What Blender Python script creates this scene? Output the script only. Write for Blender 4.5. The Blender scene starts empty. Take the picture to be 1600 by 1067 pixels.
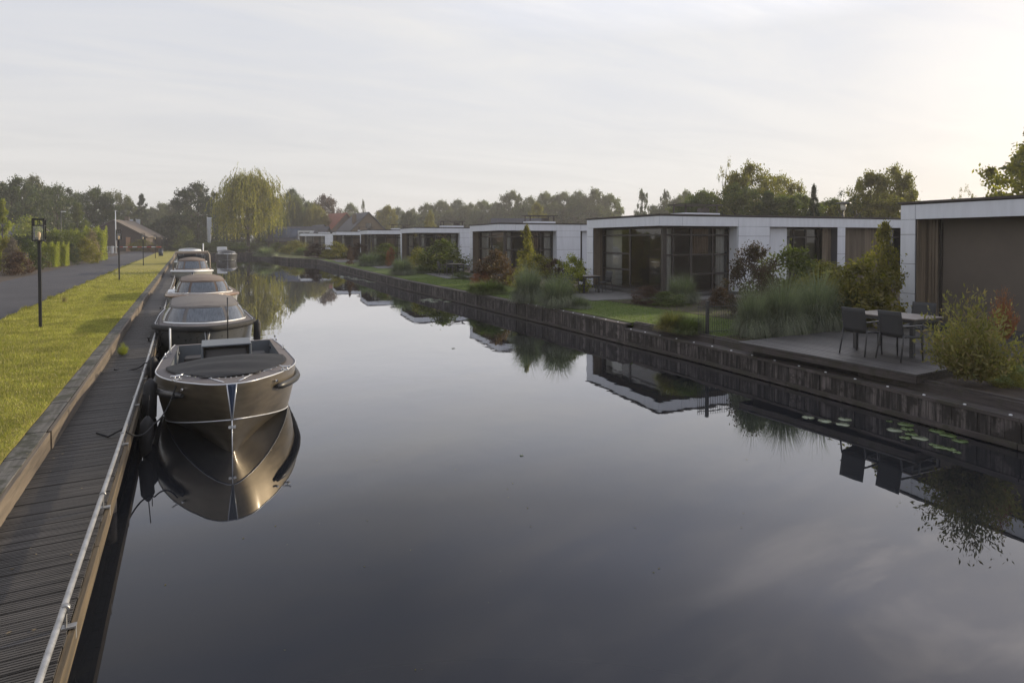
import bpy, math, random
import numpy as np
from mathutils import Vector, Matrix
R = math.radians; HAZE = True
random.seed(7); RNG = np.random.default_rng(7)
SC = bpy.context.scene; COL = SC.collection

# ------------------------------------------------------------------ camera
F = 960.0; U0 = 292.0; VH = 374.0; CH = 3.0
TH = math.atan((800-U0)/F); CT = math.cos(TH); ST = math.sin(TH)
PITCH = R(1.15)
cam = bpy.data.cameras.new('camera'); camo = bpy.data.objects.new('camera', cam); COL.objects.link(camo)
cam.sensor_width = 36; cam.lens = F/1600*36; cam.clip_end = 3000; cam.clip_start = .05
cam.shift_y = -(533.5-(VH+F*math.tan(PITCH)))/1600
camo.location = (0, 0, CH); camo.rotation_euler = (R(90)-PITCH, 0, -TH)
SC.camera = camo

# ------------------------------------------------------------------ world, sun, exposure
SUN_AZ = 80.0; SUN_EL = 13.0          # azimuth clockwise from +Y
sd = Vector((math.sin(R(SUN_AZ))*math.cos(R(SUN_EL)), math.cos(R(SUN_AZ))*math.cos(R(SUN_EL)), math.sin(R(SUN_EL))))
W = bpy.data.worlds.new('World'); SC.world = W; W.use_nodes = True
wn = W.node_tree.nodes; wl = W.node_tree.links; wn.clear()
def N(nodes, t, **kw):
    n = nodes.new(t)
    for k, v in kw.items():
        if k.startswith('i_'): n.inputs[k[2:].replace('_', ' ')].default_value = v
        else: setattr(n, k, v)
    return n
def ramp(nodes, stops, interp='LINEAR'):
    n = nodes.new('ShaderNodeValToRGB'); cr = n.color_ramp; cr.interpolation = interp
    while len(cr.elements) < len(stops): cr.elements.new(.5)
    for e, (p, c) in zip(cr.elements, stops):
        e.position = p; e.color = (c[0], c[1], c[2], 1) if len(c) == 3 else c
    return n
sky = N(wn, 'ShaderNodeTexSky', sky_type='NISHITA', sun_disc=False, sun_elevation=R(SUN_EL), sun_rotation=R(SUN_AZ))
sky.dust_density = 2.0; sky.air_density = 1.0
sb = N(wn, 'ShaderNodeVectorMath', operation='SCALE'); sb.inputs['Scale'].default_value = .11
wl.new(sky.outputs[0], sb.inputs[0])
tc = N(wn, 'ShaderNodeTexCoord')
sep = N(wn, 'ShaderNodeSeparateXYZ'); wl.new(tc.outputs['Generated'], sep.inputs[0])
zz = N(wn, 'ShaderNodeMath', operation='MAXIMUM'); wl.new(sep.outputs[2], zz.inputs[0]); zz.inputs[1].default_value = 0
za = N(wn, 'ShaderNodeMath', operation='ADD'); wl.new(zz.outputs[0], za.inputs[0]); za.inputs[1].default_value = .09
def div(o):
    d = N(wn, 'ShaderNodeMath', operation='DIVIDE'); wl.new(o, d.inputs[0]); wl.new(za.outputs[0], d.inputs[1]); return d
cmb = N(wn, 'ShaderNodeCombineXYZ'); wl.new(div(sep.outputs[0]).outputs[0], cmb.inputs[0]); wl.new(div(sep.outputs[1]).outputs[0], cmb.inputs[1])
mp = N(wn, 'ShaderNodeMapping'); mp.inputs['Rotation'].default_value = (0, 0, R(35)); mp.inputs['Scale'].default_value = (.55, 1.5, 1)
wl.new(cmb.outputs[0], mp.inputs[0])
cn = N(wn, 'ShaderNodeTexNoise', i_Scale=1.1, i_Detail=9.0, i_Roughness=.6, i_Distortion=.5); wl.new(mp.outputs[0], cn.inputs[0])
cr = ramp(wn, [(.36, (0, 0, 0)), (.68, (1, 1, 1))]); wl.new(cn.outputs[0], cr.inputs[0])
# veil colour by elevation: warm grey low, blue grey overhead
el = ramp(wn, [(0, (.70, .685, .665)), (.12, (.68, .675, .675)), (.22, (.665, .675, .71)), (.38, (.61, .645, .735)), (.65, (.44, .48, .62)), (1, (.30, .38, .56))])
wl.new(zz.outputs[0], el.inputs[0])
cl = N(wn, 'ShaderNodeMix', data_type='RGBA'); wl.new(cr.outputs[0], cl.inputs[0]); wl.new(el.outputs[0], cl.inputs[6])
clc = ramp(wn, [(0, (.75, .735, .72)), (.3, (.75, .745, .745)), (.6, (.88, .84, .83)), (1, (.72, .72, .76))]); wl.new(zz.outputs[0], clc.inputs[0])
wl.new(clc.outputs[0], cl.inputs[7])
# glow of the low sun behind the veil
dt = N(wn, 'ShaderNodeVectorMath', operation='DOT_PRODUCT'); wl.new(tc.outputs['Generated'], dt.inputs[0]); dt.inputs[1].default_value = sd
gl = ramp(wn, [(.3, (0, 0, 0)), (.8, (.05, .048, .045)), (.93, (.07, .065, .06)), (1, (.18, .16, .14))]); wl.new(dt.outputs['Value'], gl.inputs[0])
# brighter broken cloud high above the sun
g2 = ramp(wn, [(.50, (0, 0, 0)), (.8, (.42, .42, .44)), (.93, (1, .95, .92)), (1, (1, .94, .88))]); wl.new(dt.outputs['Value'], g2.inputs[0])
g3 = ramp(wn, [(.30, (0, 0, 0)), (.36, (.4, .4, .4)), (.46, (1.7, 1.7, 1.75)), (.75, (1.2, 1.2, 1.25))]); wl.new(zz.outputs[0], g3.inputs[0])
g4 = N(wn, 'ShaderNodeVectorMath', operation='MULTIPLY'); wl.new(g2.outputs[0], g4.inputs[0]); wl.new(g3.outputs[0], g4.inputs[1])
cr2 = ramp(wn, [(.42, (.5, .52, .60)), (.52, (.62, .62, .66)), (.62, (1.0, .96, .93))]); cn2 = N(wn, 'ShaderNodeTexNoise', i_Scale=2.3, i_Detail=8.0, i_Roughness=.6, i_Distortion=.4); wl.new(mp.outputs[0], cn2.inputs[0]); wl.new(cn2.outputs[0], cr2.inputs[0])
g5 = N(wn, 'ShaderNodeVectorMath', operation='MULTIPLY'); wl.new(g4.outputs[0], g5.inputs[0]); wl.new(cr2.outputs[0], g5.inputs[1])
g6 = N(wn, 'ShaderNodeVectorMath', operation='ADD'); wl.new(g5.outputs[0], g6.inputs[0]); wl.new(gl.outputs[0], g6.inputs[1])
mx = N(wn, 'ShaderNodeMix', data_type='RGBA'); mx.inputs[0].default_value = .95
wl.new(sb.outputs[0], mx.inputs[6]); wl.new(cl.outputs[2], mx.inputs[7])
ad = N(wn, 'ShaderNodeVectorMath', operation='ADD'); wl.new(mx.outputs[2], ad.inputs[0]); wl.new(g6.outputs[0], ad.inputs[1])
bg = N(wn, 'ShaderNodeBackground', i_Strength=1.0); wl.new(ad.outputs[0], bg.inputs[0])
wo = N(wn, 'ShaderNodeOutputWorld'); wl.new(bg.outputs[0], wo.inputs[0])
sl = bpy.data.lights.new('sun', 'SUN'); sl.energy = 5.0; sl.angle = R(.9); sl.color = (1, .83, .58)
so = bpy.data.objects.new('sun', sl); COL.objects.link(so); so.rotation_euler = (-sd).to_track_quat('-Z', 'Y').to_euler(); so.location = sd*200
SC.view_settings.view_transform = 'Standard'; SC.view_settings.look = 'None'; SC.view_settings.exposure = 0.14; SC.view_settings.gamma = 1
SC.cycles.use_denoising = True; SC.cycles.max_bounces = 8; SC.cycles.transparent_max_bounces = 12
SC.cycles.volume_bounces = 0; SC.cycles.caustics_reflective = False; SC.cycles.caustics_refractive = False

# ------------------------------------------------------------------ pixel <-> world (for placing things on the ground)
def P(u, v, z=.6):
    Zc = F*(CH-z)/(v-VH); Xc = (u-800)/F*Zc
    return (Xc*CT+Zc*ST, -Xc*ST+Zc*CT, Zc)
def PD(u, Zc):
    Xc = (u-800)/F*Zc
    return (Xc*CT+Zc*ST, -Xc*ST+Zc*CT)
def ZV(v, Zc): return CH-(v-VH)*Zc/F

# ------------------------------------------------------------------ object helpers
def tag(o, label=None, cat=None, group=None, kind=None):
    if label: o['label'] = label
    if cat: o['category'] = cat
    if group: o['group'] = group
    if kind: o['kind'] = kind
    return o
def empty(name, loc=(0, 0, 0), rz=0, label=None, cat=None, group=None):
    o = bpy.data.objects.new(name, None); COL.objects.link(o); o.location = loc; o.rotation_euler = (0, 0, rz)
    o.empty_display_size = .2
    return tag(o, label, cat, group)
def link(name, me, parent=None, loc=None):
    o = bpy.data.objects.new(name, me); COL.objects.link(o)
    if parent: o.parent = parent
    if loc: o.location = loc
    return o
def copy_tree(o, parent=None):
    c = o.copy(); COL.objects.link(c); c.parent = parent
    for ch in list(o.children): copy_tree(ch, c)
    return c
class MB:
    def __init__(s): s.v = []; s.f = []; s.sm = []; s.mi = []; s.cm = 0
    def add(s, vs, fs, smooth=False):
        b = len(s.v); s.v += [tuple(p) for p in vs]
        for f in fs: s.f.append(tuple(i+b for i in f)); s.sm.append(smooth); s.mi.append(s.cm)
        return s
    def box(s, x0, x1, y0, y1, z0, z1, M=None):
        if x0 > x1: x0, x1 = x1, x0
        if y0 > y1: y0, y1 = y1, y0
        vs = [(x, y, z) for z in (z0, z1) for (x, y) in ((x0, y0), (x1, y0), (x1, y1), (x0, y1))]
        if M is not None: vs = [M @ Vector(p) for p in vs]
        return s.add(vs, [(0, 3, 2, 1), (4, 5, 6, 7), (0, 1, 5, 4), (1, 2, 6, 5), (2, 3, 7, 6), (3, 0, 4, 7)])
    def tube(s, pts, r, n=8, cap=True, flat=1.0):
        pts = [Vector(p) for p in pts]; m = len(pts)
        rs = r if isinstance(r, (list, tuple)) else [r]*m
        vs = []; up = Vector((0, 0, 1)); pa = None
        for i, p in enumerate(pts):
            d = (pts[min(i+1, m-1)]-pts[max(i-1, 0)]).normalized()
            if pa is None: a = d.cross(up if abs(d.z) < .95 else Vector((1, 0, 0))).normalized()
            else: a = (pa-d*pa.dot(d)).normalized()
            pa = a; b = d.cross(a)
            for k in range(n):
                t = 2*math.pi*k/n; vs.append(p+a*(rs[i]*math.cos(t))+b*(rs[i]*math.sin(t)*flat))
        fs = [(i*n+k, i*n+(k+1) % n, (i+1)*n+(k+1) % n, (i+1)*n+k) for i in range(m-1) for k in range(n)]
        s.add(vs, fs, True)
        if cap:
            b = len(s.v)-m*n
            s.f.append(tuple(b+k for k in reversed(range(n)))); s.sm.append(False); s.mi.append(s.cm)
            s.f.append(tuple(b+(m-1)*n+k for k in range(n))); s.sm.append(False); s.mi.append(s.cm)
        return s
    def grid(s, fn, nu, nv, smooth=True, u0=0, u1=1, v0=0, v1=1):
        vs = [fn(u0+(u1-u0)*i/nu, v0+(v1-v0)*j/nv) for i in range(nu+1) for j in range(nv+1)]
        w = nv+1
        return s.add(vs, [(i*w+j, (i+1)*w+j, (i+1)*w+j+1, i*w+j+1) for i in range(nu) for j in range(nv)], smooth)
    def poly(s, pts, z0, z1):
        n = len(pts)
        vs = [(x, y, z0) for x, y in pts]+[(x, y, z1) for x, y in pts]
        fs = [tuple(range(n, 2*n)), tuple(reversed(range(n)))]+[(i, (i+1) % n, n+(i+1) % n, n+i) for i in range(n)]
        return s.add(vs, fs)
    def build(s, name, mat, parent=None, bevel=0, loc=None, solid=0):
        me = bpy.data.meshes.new(name); me.from_pydata(s.v, [], s.f)
        for m in (mat if isinstance(mat, (list, tuple)) else [mat]): me.materials.append(m)
        me.polygons.foreach_set('use_smooth', s.sm); me.polygons.foreach_set('material_index', s.mi); me.update()
        o = link(name, me, parent, loc)
        if solid:
            m = o.modifiers.new('s', 'SOLIDIFY'); m.thickness = solid; m.offset = 0
        if bevel:
            m = o.modifiers.new('b', 'BEVEL'); m.width = bevel; m.segments = 2; m.limit_method = 'ANGLE'; m.angle_limit = R(40)
        return o

# ------------------------------------------------------------------ materials
def mat(name, color=(.5, .5, .5), rough=.6, metal=0, noise=0, nscale=8, var=None, bump=0, bscale=60, island=0, stretch=(1, 1, 1), spec=.5, coat=0):
    m = bpy.data.materials.new(name); m.use_nodes = True; nt = m.node_tree; n = nt.nodes; L = nt.links
    b = n['Principled BSDF']; b.inputs['Roughness'].default_value = rough; b.inputs['Metallic'].default_value = metal
    b.inputs['Specular IOR Level'].default_value = spec; b.inputs['Base Color'].default_value = (*color, 1)
    if coat: b.inputs['Coat Weight'].default_value = coat; b.inputs['Coat Roughness'].default_value = .12
    tcn = n.new('ShaderNodeTexCoord'); mpn = n.new('ShaderNodeMapping'); mpn.inputs['Scale'].default_value = stretch
    L.new(tcn.outputs['Object'], mpn.inputs[0])
    out = None
    if noise or var:
        tn = N(n, 'ShaderNodeTexNoise', i_Scale=nscale, i_Detail=6.0, i_Roughness=.6); L.new(mpn.outputs[0], tn.inputs[0])
        c2 = var if var else tuple(c*(1-noise) for c in color)
        rp = ramp(n, [(.34, c2), (.62, color)]); L.new(tn.outputs[0], rp.inputs[0]); out = rp.outputs[0]
        rr = N(n, 'ShaderNodeMapRange'); rr.inputs['To Min'].default_value = max(0, rough-.09); rr.inputs['To Max'].default_value = min(1, rough+.09)
        L.new(tn.outputs[0], rr.inputs[0]); L.new(rr.outputs[0], b.inputs['Roughness'])
    if island:
        g = n.new('ShaderNodeNewGeometry'); mr = N(n, 'ShaderNodeMapRange'); mr.inputs['To Min'].default_value = 1-island; mr.inputs['To Max'].default_value = 1+island
        L.new(g.outputs['Random Per Island'], mr.inputs[0])
        vm = N(n, 'ShaderNodeVectorMath', operation='SCALE'); L.new(mr.outputs[0], vm.inputs['Scale'])
        if out: L.new(out, vm.inputs[0])
        else: vm.inputs[0].default_value = color
        out = vm.outputs[0]
    if out: L.new(out, b.inputs['Base Color'])
    if bump:
        tb = N(n, 'ShaderNodeTexNoise', i_Scale=bscale, i_Detail=5.0); L.new(mpn.outputs[0], tb.inputs[0])
        bp = N(n, 'ShaderNodeBump', i_Strength=bump, i_Distance=.02); L.new(tb.outputs[0], bp.inputs['Height']); L.new(bp.outputs[0], b.inputs['Normal'])
    return m
def leafmat(name, c1, c2, trans=.4, c3=None):
    m = bpy.data.materials.new(name); m.use_nodes = True; nt = m.node_tree; n = nt.nodes; L = nt.links; n.clear()
    g = n.new('ShaderNodeNewGeometry'); rp = ramp(n, [(0, c1), (.7, c2), (1, c3 or c2)]); L.new(g.outputs['Random Per Island'], rp.inputs[0])
    tcn = n.new('ShaderNodeTexCoord'); tn = N(n, 'ShaderNodeTexNoise', i_Scale=1.7, i_Detail=3.0); L.new(tcn.outputs['Object'], tn.inputs[0])
    mr = N(n, 'ShaderNodeMapRange'); mr.inputs['From Min'].default_value = .3; mr.inputs['From Max'].default_value = .7; mr.inputs['To Min'].default_value = .65; mr.inputs['To Max'].default_value = 1.3
    L.new(tn.outputs[0], mr.inputs[0])
    vm = N(n, 'ShaderNodeVectorMath', operation='SCALE'); L.new(rp.outputs[0], vm.inputs[0]); L.new(mr.outputs[0], vm.inputs['Scale'])
    d = N(n, 'ShaderNodeBsdfDiffuse'); t = N(n, 'ShaderNodeBsdfTranslucent'); gl = N(n, 'ShaderNodeBsdfGlossy', i_Roughness=.5)
    gl.inputs[0].default_value = (.9, .9, .9, 1)
    L.new(vm.outputs[0], d.inputs[0])
    tt = N(n, 'ShaderNodeVectorMath', operation='MULTIPLY'); L.new(vm.outputs[0], tt.inputs[0]); tt.inputs[1].default_value = (1.3, 1.65, .7); L.new(tt.outputs[0], t.inputs[0])
    a = N(n, 'ShaderNodeMixShader'); a.inputs[0].default_value = trans; L.new(d.outputs[0], a.inputs[1]); L.new(t.outputs[0], a.inputs[2])
    b = N(n, 'ShaderNodeMixShader'); b.inputs[0].default_value = .03; L.new(a.outputs[0], b.inputs[1]); L.new(gl.outputs[0], b.inputs[2])
    o = n.new('ShaderNodeOutputMaterial'); L.new(b.outputs[0], o.inputs[0])
    return m
def glassmat(name, tint=(.5, .5, .5), ior=1.5, rough=.0):
    m = bpy.data.materials.new(name); m.use_nodes = True; nt = m.node_tree; n = nt.nodes; L = nt.links; n.clear()
    t = N(n, 'ShaderNodeBsdfTransparent'); t.inputs[0].default_value = (*tint, 1)
    g = N(n, 'ShaderNodeBsdfGlossy', i_Roughness=rough); fr = N(n, 'ShaderNodeFresnel', i_IOR=ior)
    x = N(n, 'ShaderNodeMath', operation='MULTIPLY'); x.use_clamp = True; L.new(fr.outputs[0], x.inputs[0]); x.inputs[1].default_value = 1.7
    mm = N(n, 'ShaderNodeMixShader'); L.new(x.outputs[0], mm.inputs[0]); L.new(t.outputs[0], mm.inputs[1]); L.new(g.outputs[0], mm.inputs[2])
    o = n.new('ShaderNodeOutputMaterial'); L.new(mm.outputs[0], o.inputs[0]); return m
M = {}
M['panel'] = mat('white_cladding', (.70, .725, .79), .42, noise=.09, nscale=3.5, stretch=(1.6, 1.6, .25), spec=.4)
M['panelgap'] = mat('cladding_gap', (.08, .08, .09), .8)
M['cap'] = mat('roof_trim', (.055, .045, .042), .6)
M['roof'] = mat('roofing', (.09, .09, .09), .9, noise=.3, nscale=2)
M['soffit'] = mat('soffit', (.16, .11, .08), .7, noise=.3, stretch=(1, 12, 1), nscale=3)
M['slat'] = mat('larch_slats', (.20, .16, .12), .7, island=.25, noise=.3, nscale=5, stretch=(1, 1, .15))
M['frame'] = mat('window_frame', (.045, .038, .036), .45)
M['glass'] = glassmat('window_glass', (.78, .78, .78), 1.5)
M['curtain'] = mat('curtain', (.80, .81, .77), .9, noise=.12, nscale=4)
M['curtain2'] = mat('curtain_brown', (.34, .25, .18), .9, noise=.2, nscale=4)
M['screen'] = mat('blind_screen', (.125, .105, .088), .8, noise=.12, nscale=1.5)
M['inwall'] = mat('inner_wall', (.35, .33, .30), .8, noise=.1)
M['infloor'] = mat('inner_floor', (.18, .13, .09), .5, noise=.3, stretch=(.3, 3, 1))
M['plinth'] = mat('plinth', (.07, .07, .07), .9, noise=.3)
M['paving'] = mat('garden_paving', (.16, .155, .15), .85, noise=.35, nscale=3, bump=.3)
M['metalrail'] = mat('galvanised_pipe', (.42, .42, .42), .42, metal=.75, noise=.35, nscale=9)
M['black'] = mat('black_paint', (.012, .012, .014), .4)
M['darkmetal'] = mat('dark_frame', (.05, .05, .052), .45, noise=.2)
M['seat'] = mat('dark_wicker', (.036, .037, .040), .65, bump=.6, bscale=90)
M['teakt'] = mat('table_top', (.22, .19, .17), .35, noise=.3, stretch=(1, 8, 1))
M['rope'] = mat('rope', (.015, .015, .017), .8, bump=.5, bscale=200)
M['rubber'] = mat('black_rubber', (.016, .016, .018), .42, noise=.2)
M['fender'] = mat('fender_cover', (.012, .012, .014), .7, bump=.3, bscale=80)
M['steel'] = mat('polished_steel', (.6, .6, .6), .18, metal=1)
M['white'] = mat('white_paint', (.72, .74, .76), .35, noise=.06)
M['bark'] = mat('bark', (.075, .06, .048), .9, noise=.5, nscale=6, bump=.8, bscale=12)
M['birchbark'] = mat('light_bark', (.16, .14, .115), .9, noise=.5, nscale=6)
M['soil'] = mat('soil', (.055, .038, .026), .95, noise=.5, nscale=6, bump=.8, bscale=30)
M['bulb'] = bpy.data.materials.new('bulb'); M['bulb'].use_nodes = True
_b = M['bulb'].node_tree.nodes['Principled BSDF']; _b.inputs['Base Color'].default_value = (.8, .6, .35, 1); _b.inputs['Emission Color'].default_value = (1, .62, .28, 1); _b.inputs['Emission Strength'].default_value = .12
M['lampglass'] = glassmat('lamp_glass', (.86, .88, .9), 1.45)
M['canopyglass'] = mat('vinyl_window', (.10, .115, .135), .14, noise=.5, nscale=5, stretch=(4, 1, 1), spec=.9, bump=.25, bscale=7)
M['boatglass'] = glassmat('boat_window', (.25, .27, .3), 1.6, .02)

def groundmat(name, stops, scale=.5, fine=30, bump=.6, bs=60, rough=.9, extra=None):
    m = bpy.data.materials.new(name); m.use_nodes = True; nt = m.node_tree; n = nt.nodes; L = nt.links
    b = n['Principled BSDF']; b.inputs['Roughness'].default_value = rough; b.inputs['Specular IOR Level'].default_value = .25
    t = n.new('ShaderNodeTexCoord')
    a = N(n, 'ShaderNodeTexNoise', i_Scale=scale, i_Detail=8.0, i_Roughness=.65); c = N(n, 'ShaderNodeTexNoise', i_Scale=fine, i_Detail=6.0, i_Roughness=.7)
    L.new(t.outputs['Object'], a.inputs[0]); L.new(t.outputs['Object'], c.inputs[0])
    mi = N(n, 'ShaderNodeMix', data_type='FLOAT'); mi.inputs[0].default_value = .5; L.new(a.outputs[0], mi.inputs[2]); L.new(c.outputs[0], mi.inputs[3])
    rp = ramp(n, stops); L.new(mi.outputs[0], rp.inputs[0]); L.new(rp.outputs[0], b.inputs['Base Color'])
    tb = N(n, 'ShaderNodeTexNoise', i_Scale=bs, i_Detail=6.0, i_Roughness=.7); L.new(t.outputs['Object'], tb.inputs[0])
    bp = N(n, 'ShaderNodeBump', i_Strength=bump, i_Distance=.03); L.new(tb.outputs[0], bp.inputs['Height']); L.new(bp.outputs[0], b.inputs['Normal'])
    return m
M['lawn'] = groundmat('lawn', [(.36, (.17, .16, .036)), (.5, (.26, .235, .055)), (.62, (.35, .29, .09))], .8, 14, 1, 40)
M['gardenlawn'] = groundmat('garden_lawn', [(.36, (.055, .085, .018)), (.5, (.085, .12, .026)), (.64, (.13, .145, .04))], .8, 14, 1, 40)
M['meadow'] = groundmat('meadow', [(.36, (.05, .06, .022)), (.5, (.075, .085, .03)), (.64, (.11, .10, .045))], .25, 6, 1, 20)
M['asphalt'] = groundmat('asphalt', [(.38, (.050, .050, .058)), (.5, (.064, .064, .073)), (.62, (.085, .084, .092))], .35, 45, .9, 160, .8)

def watermat():
    m = bpy.data.materials.new('canal_water'); m.use_nodes = True; nt = m.node_tree; n = nt.nodes; L = nt.links; n.clear()
    t = n.new('ShaderNodeTexCoord'); mp = n.new('ShaderNodeMapping'); mp.inputs['Scale'].default_value = (1, .8, 1); L.new(t.outputs['Object'], mp.inputs[0])
    a = N(n, 'ShaderNodeTexNoise', i_Scale=1.6, i_Detail=2.5, i_Roughness=.45); c = N(n, 'ShaderNodeTexNoise', i_Scale=9.0, i_Detail=2.0)
    L.new(mp.outputs[0], a.inputs[0]); L.new(mp.outputs[0], c.inputs[0])
    g = N(n, 'ShaderNodeTexNoise', i_Scale=.09, i_Detail=3.0); L.new(mp.outputs[0], g.inputs[0])
    gr = ramp(n, [(.42, (.12, .12, .12)), (.62, (1, 1, 1))]); L.new(g.outputs[0], gr.inputs[0])
    x = N(n, 'ShaderNodeMath', operation='MULTIPLY_ADD'); L.new(c.outputs[0], x.inputs[0]); x.inputs[1].default_value = .09; L.new(a.outputs[0], x.inputs[2])
    bp = N(n, 'ShaderNodeBump', i_Distance=.02); L.new(x.outputs[0], bp.inputs['Height'])
    sm = N(n, 'ShaderNodeMath', operation='MULTIPLY'); L.new(gr.outputs[0], sm.inputs[0]); sm.inputs[1].default_value = .2; L.new(sm.outputs[0], bp.inputs['Strength'])
    fr = N(n, 'ShaderNodeFresnel', i_IOR=1.33); L.new(bp.outputs[0], fr.inputs['Normal'])
    rp = ramp(n, [(0, (.0, .0, .0)), (.06, (.065,)*3), (.10, (.135,)*3), (.165, (.34,)*3), (.3, (.62,)*3), (.5, (.84,)*3), (1, (1, 1, 1))]); L.new(fr.outputs[0], rp.inputs[0])
    # thin film of dust and pollen drifting on the surface
    f1 = N(n, 'ShaderNodeTexNoise', i_Scale=.55, i_Detail=9.0, i_Roughness=.62, i_Distortion=1.4); L.new(mp.outputs[0], f1.inputs[0])
    f2 = ramp(n, [(.60, (.014, .0155, .019)), (.72, (.025, .026, .027))]); L.new(f1.outputs[0], f2.inputs[0])
    d = N(n, 'ShaderNodeBsdfDiffuse'); L.new(f2.outputs[0], d.inputs[0]); gl = N(n, 'ShaderNodeBsdfGlossy', i_Roughness=.01); gl.inputs[0].default_value = (.96, .965, 1, 1); L.new(bp.outputs[0], gl.inputs['Normal'])
    mm = N(n, 'ShaderNodeMixShader'); L.new(rp.outputs[0], mm.inputs[0]); L.new(d.outputs[0], mm.inputs[1]); L.new(gl.outputs[0], mm.inputs[2])
    o = n.new('ShaderNodeOutputMaterial'); L.new(mm.outputs[0], o.inputs[0]); return m
M['water'] = watermat()

def woodmat(name, c1, c2, axis=2, sc=14, rough=.75, isl=.25, moss=None, lo=.35, hi=.66):
    """weathered timber, grain stretched along one axis, darker run marks"""
    m = bpy.data.materials.new(name); m.use_nodes = True; nt = m.node_tree; n = nt.nodes; L = nt.links
    b = n['Principled BSDF']; b.inputs['Roughness'].default_value = rough
    t = n.new('ShaderNodeTexCoord'); mp = n.new('ShaderNodeMapping'); s = [1, 1, 1]; s[axis] = .07; mp.inputs['Scale'].default_value = s; L.new(t.outputs['Object'], mp.inputs[0])
    a = N(n, 'ShaderNodeTexNoise', i_Scale=sc, i_Detail=7.0, i_Roughness=.65); L.new(mp.outputs[0], a.inputs[0])
    rp = ramp(n, [(lo, c1), (hi, c2)]); L.new(a.outputs[0], rp.inputs[0])
    g = n.new('ShaderNodeNewGeometry'); mr = N(n, 'ShaderNodeMapRange'); mr.inputs['To Min'].default_value = 1-isl; mr.inputs['To Max'].default_value = 1+isl; L.new(g.outputs['Random Per Island'], mr.inputs[0])
    vm = N(n, 'ShaderNodeVectorMath', operation='SCALE'); L.new(rp.outputs[0], vm.inputs[0]); L.new(mr.outputs[0], vm.inputs['Scale'])
    out = vm.outputs[0]
    if moss:
        q = N(n, 'ShaderNodeTexNoise', i_Scale=3.0, i_Detail=8.0, i_Roughness=.7); L.new(t.outputs['Object'], q.inputs[0])
        qr = ramp(n, [(.48, (0, 0, 0)), (.58, (1, 1, 1))]); L.new(q.outputs[0], qr.inputs[0])
        mm = N(n, 'ShaderNodeMix', data_type='RGBA'); L.new(qr.outputs[0], mm.inputs[0]); L.new(out, mm.inputs[6]); mm.inputs[7].default_value = (*moss, 1); out = mm.outputs[2]
    L.new(out, b.inputs['Base Color'])
    bp = N(n, 'ShaderNodeBump', i_Strength=.5, i_Distance=.01); L.new(a.outputs[0], bp.inputs['Height']); L.new(bp.outputs[0], b.inputs['Normal'])
    return m
M['deckwood'] = woodmat('boardwalk_planks', (.034, .031, .028), (.078, .071, .066), 0, 22, .7, .22)
M['fascia'] = woodmat('orange_timber', (.045, .034, .020), (.12, .088, .05), 1, 16, .8, .12)
M['edging'] = woodmat('edging_timber', (.06, .048, .037), (.15, .12, .09), 1, 12, .85, .15)
M['edgetop'] = woodmat('edging_top', (.045, .043, .040), (.12, .115, .105), 1, 14, .9, .12, moss=(.03, .032, .02))
M['sheet'] = woodmat('quay_planks', (.014, .012, .011), (.15, .13, .125), 2, 13, .85, .45, moss=(.022, .018, .016), lo=.44, hi=.66)
M['quaycap'] = woodmat('quay_cap', (.034, .028, .027), (.095, .08, .077), 1, 10, .85, .15, moss=(.05, .045, .035))
M['terracewood'] = woodmat('terrace_planks', (.038, .036, .036), (.088, .082, .080), 1, 14, .5, .3)
M['skirt'] = mat('terrace_skirt', (.018, .016, .017), .9, noise=.4)

# ------------------------------------------------------------------ SETTING: ground, water, road
WALL = [(9.7, -40), (9.9, -3), (10.47, 4.3), (10.86, 8.8), (11.0, 10.9), (11.05, 14), (11.051, 14.02), (11.17, 17.4), (11.3, 26), (11.35, 35), (12.1, 49), (13.9, 76), (11.6, 84), (10.9, 92), (11, 100), (11, 112)]
LX = -1.62                       # left bank face
def ground():
    v = [(-900, -300), (LX, -300), (LX, 112), (-900, 112), (-900, 1500), (900, 1500), (900, 112), (11.1, 112)]
    vs = [(x, y, .58) for x, y in v]; fs = [(0, 1, 2, 3), (3, 2, 7, 6, 5, 4)]
    w = [(9.7, -300)]+WALL; of = lambda y: .36 if y <= 14 else .1
    for (x0, y0), (x1, y1) in zip(w[:-1], w[1:]):
        k = len(vs); vs += [(x0+of(y0), y0, .58), (900, y0, .58), (900, y1, .58), (x1+of(y1), y1, .58)]; fs.append((k, k+1, k+2, k+3))
    MB().add(vs, fs).build('ground', M['meadow'])['kind'] = 'structure'
ground()
MB().add([(-3, -300, 0), (16, -300, 0), (16, 130, 0), (-3, 130, 0)], [(0, 1, 2, 3)]).build('water', M['water'])['kind'] = 'structure'
def slab(name, pts, z0, z1, m): return tag(MB().poly(pts, z0, z1).build(name, m), kind='structure')
slab('road', [(-8.9, -60), (-4.62, -60), (-4.62, 150), (-8.9, 150)], .5, .70, M['asphalt'])
slab('lawn', [(-4.60, -60), (-1.70, -60), (-1.70, 150), (-4.60, 150)], .5, .725, M['lawn'])
slab('verge', [(-40, -60), (-8.92, -60), (-8.92, 150), (-40, 150)], .5, .71, M['soil'])
rp = [(x+(.38 if y <= 14 else .25), y) for x, y in WALL if y < 83]
slab('garden_lawn', rp+[(17, 80), (17, -40)], .5, .61, M['gardenlawn'])
slab('garden_bed', [(14.2, -10), (40, -10), (40, 100), (14.9, 100)], .5, .622, M['soil'])
sp_ = [(x+.38, y) for x, y in WALL if -4 < y < 12]
slab('soil_strip', sp_+[(x+.75+.35*math.sin(y*1.3)**2, y) for x, y in reversed(sp_)], .5, .619, M['soil'])
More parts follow.
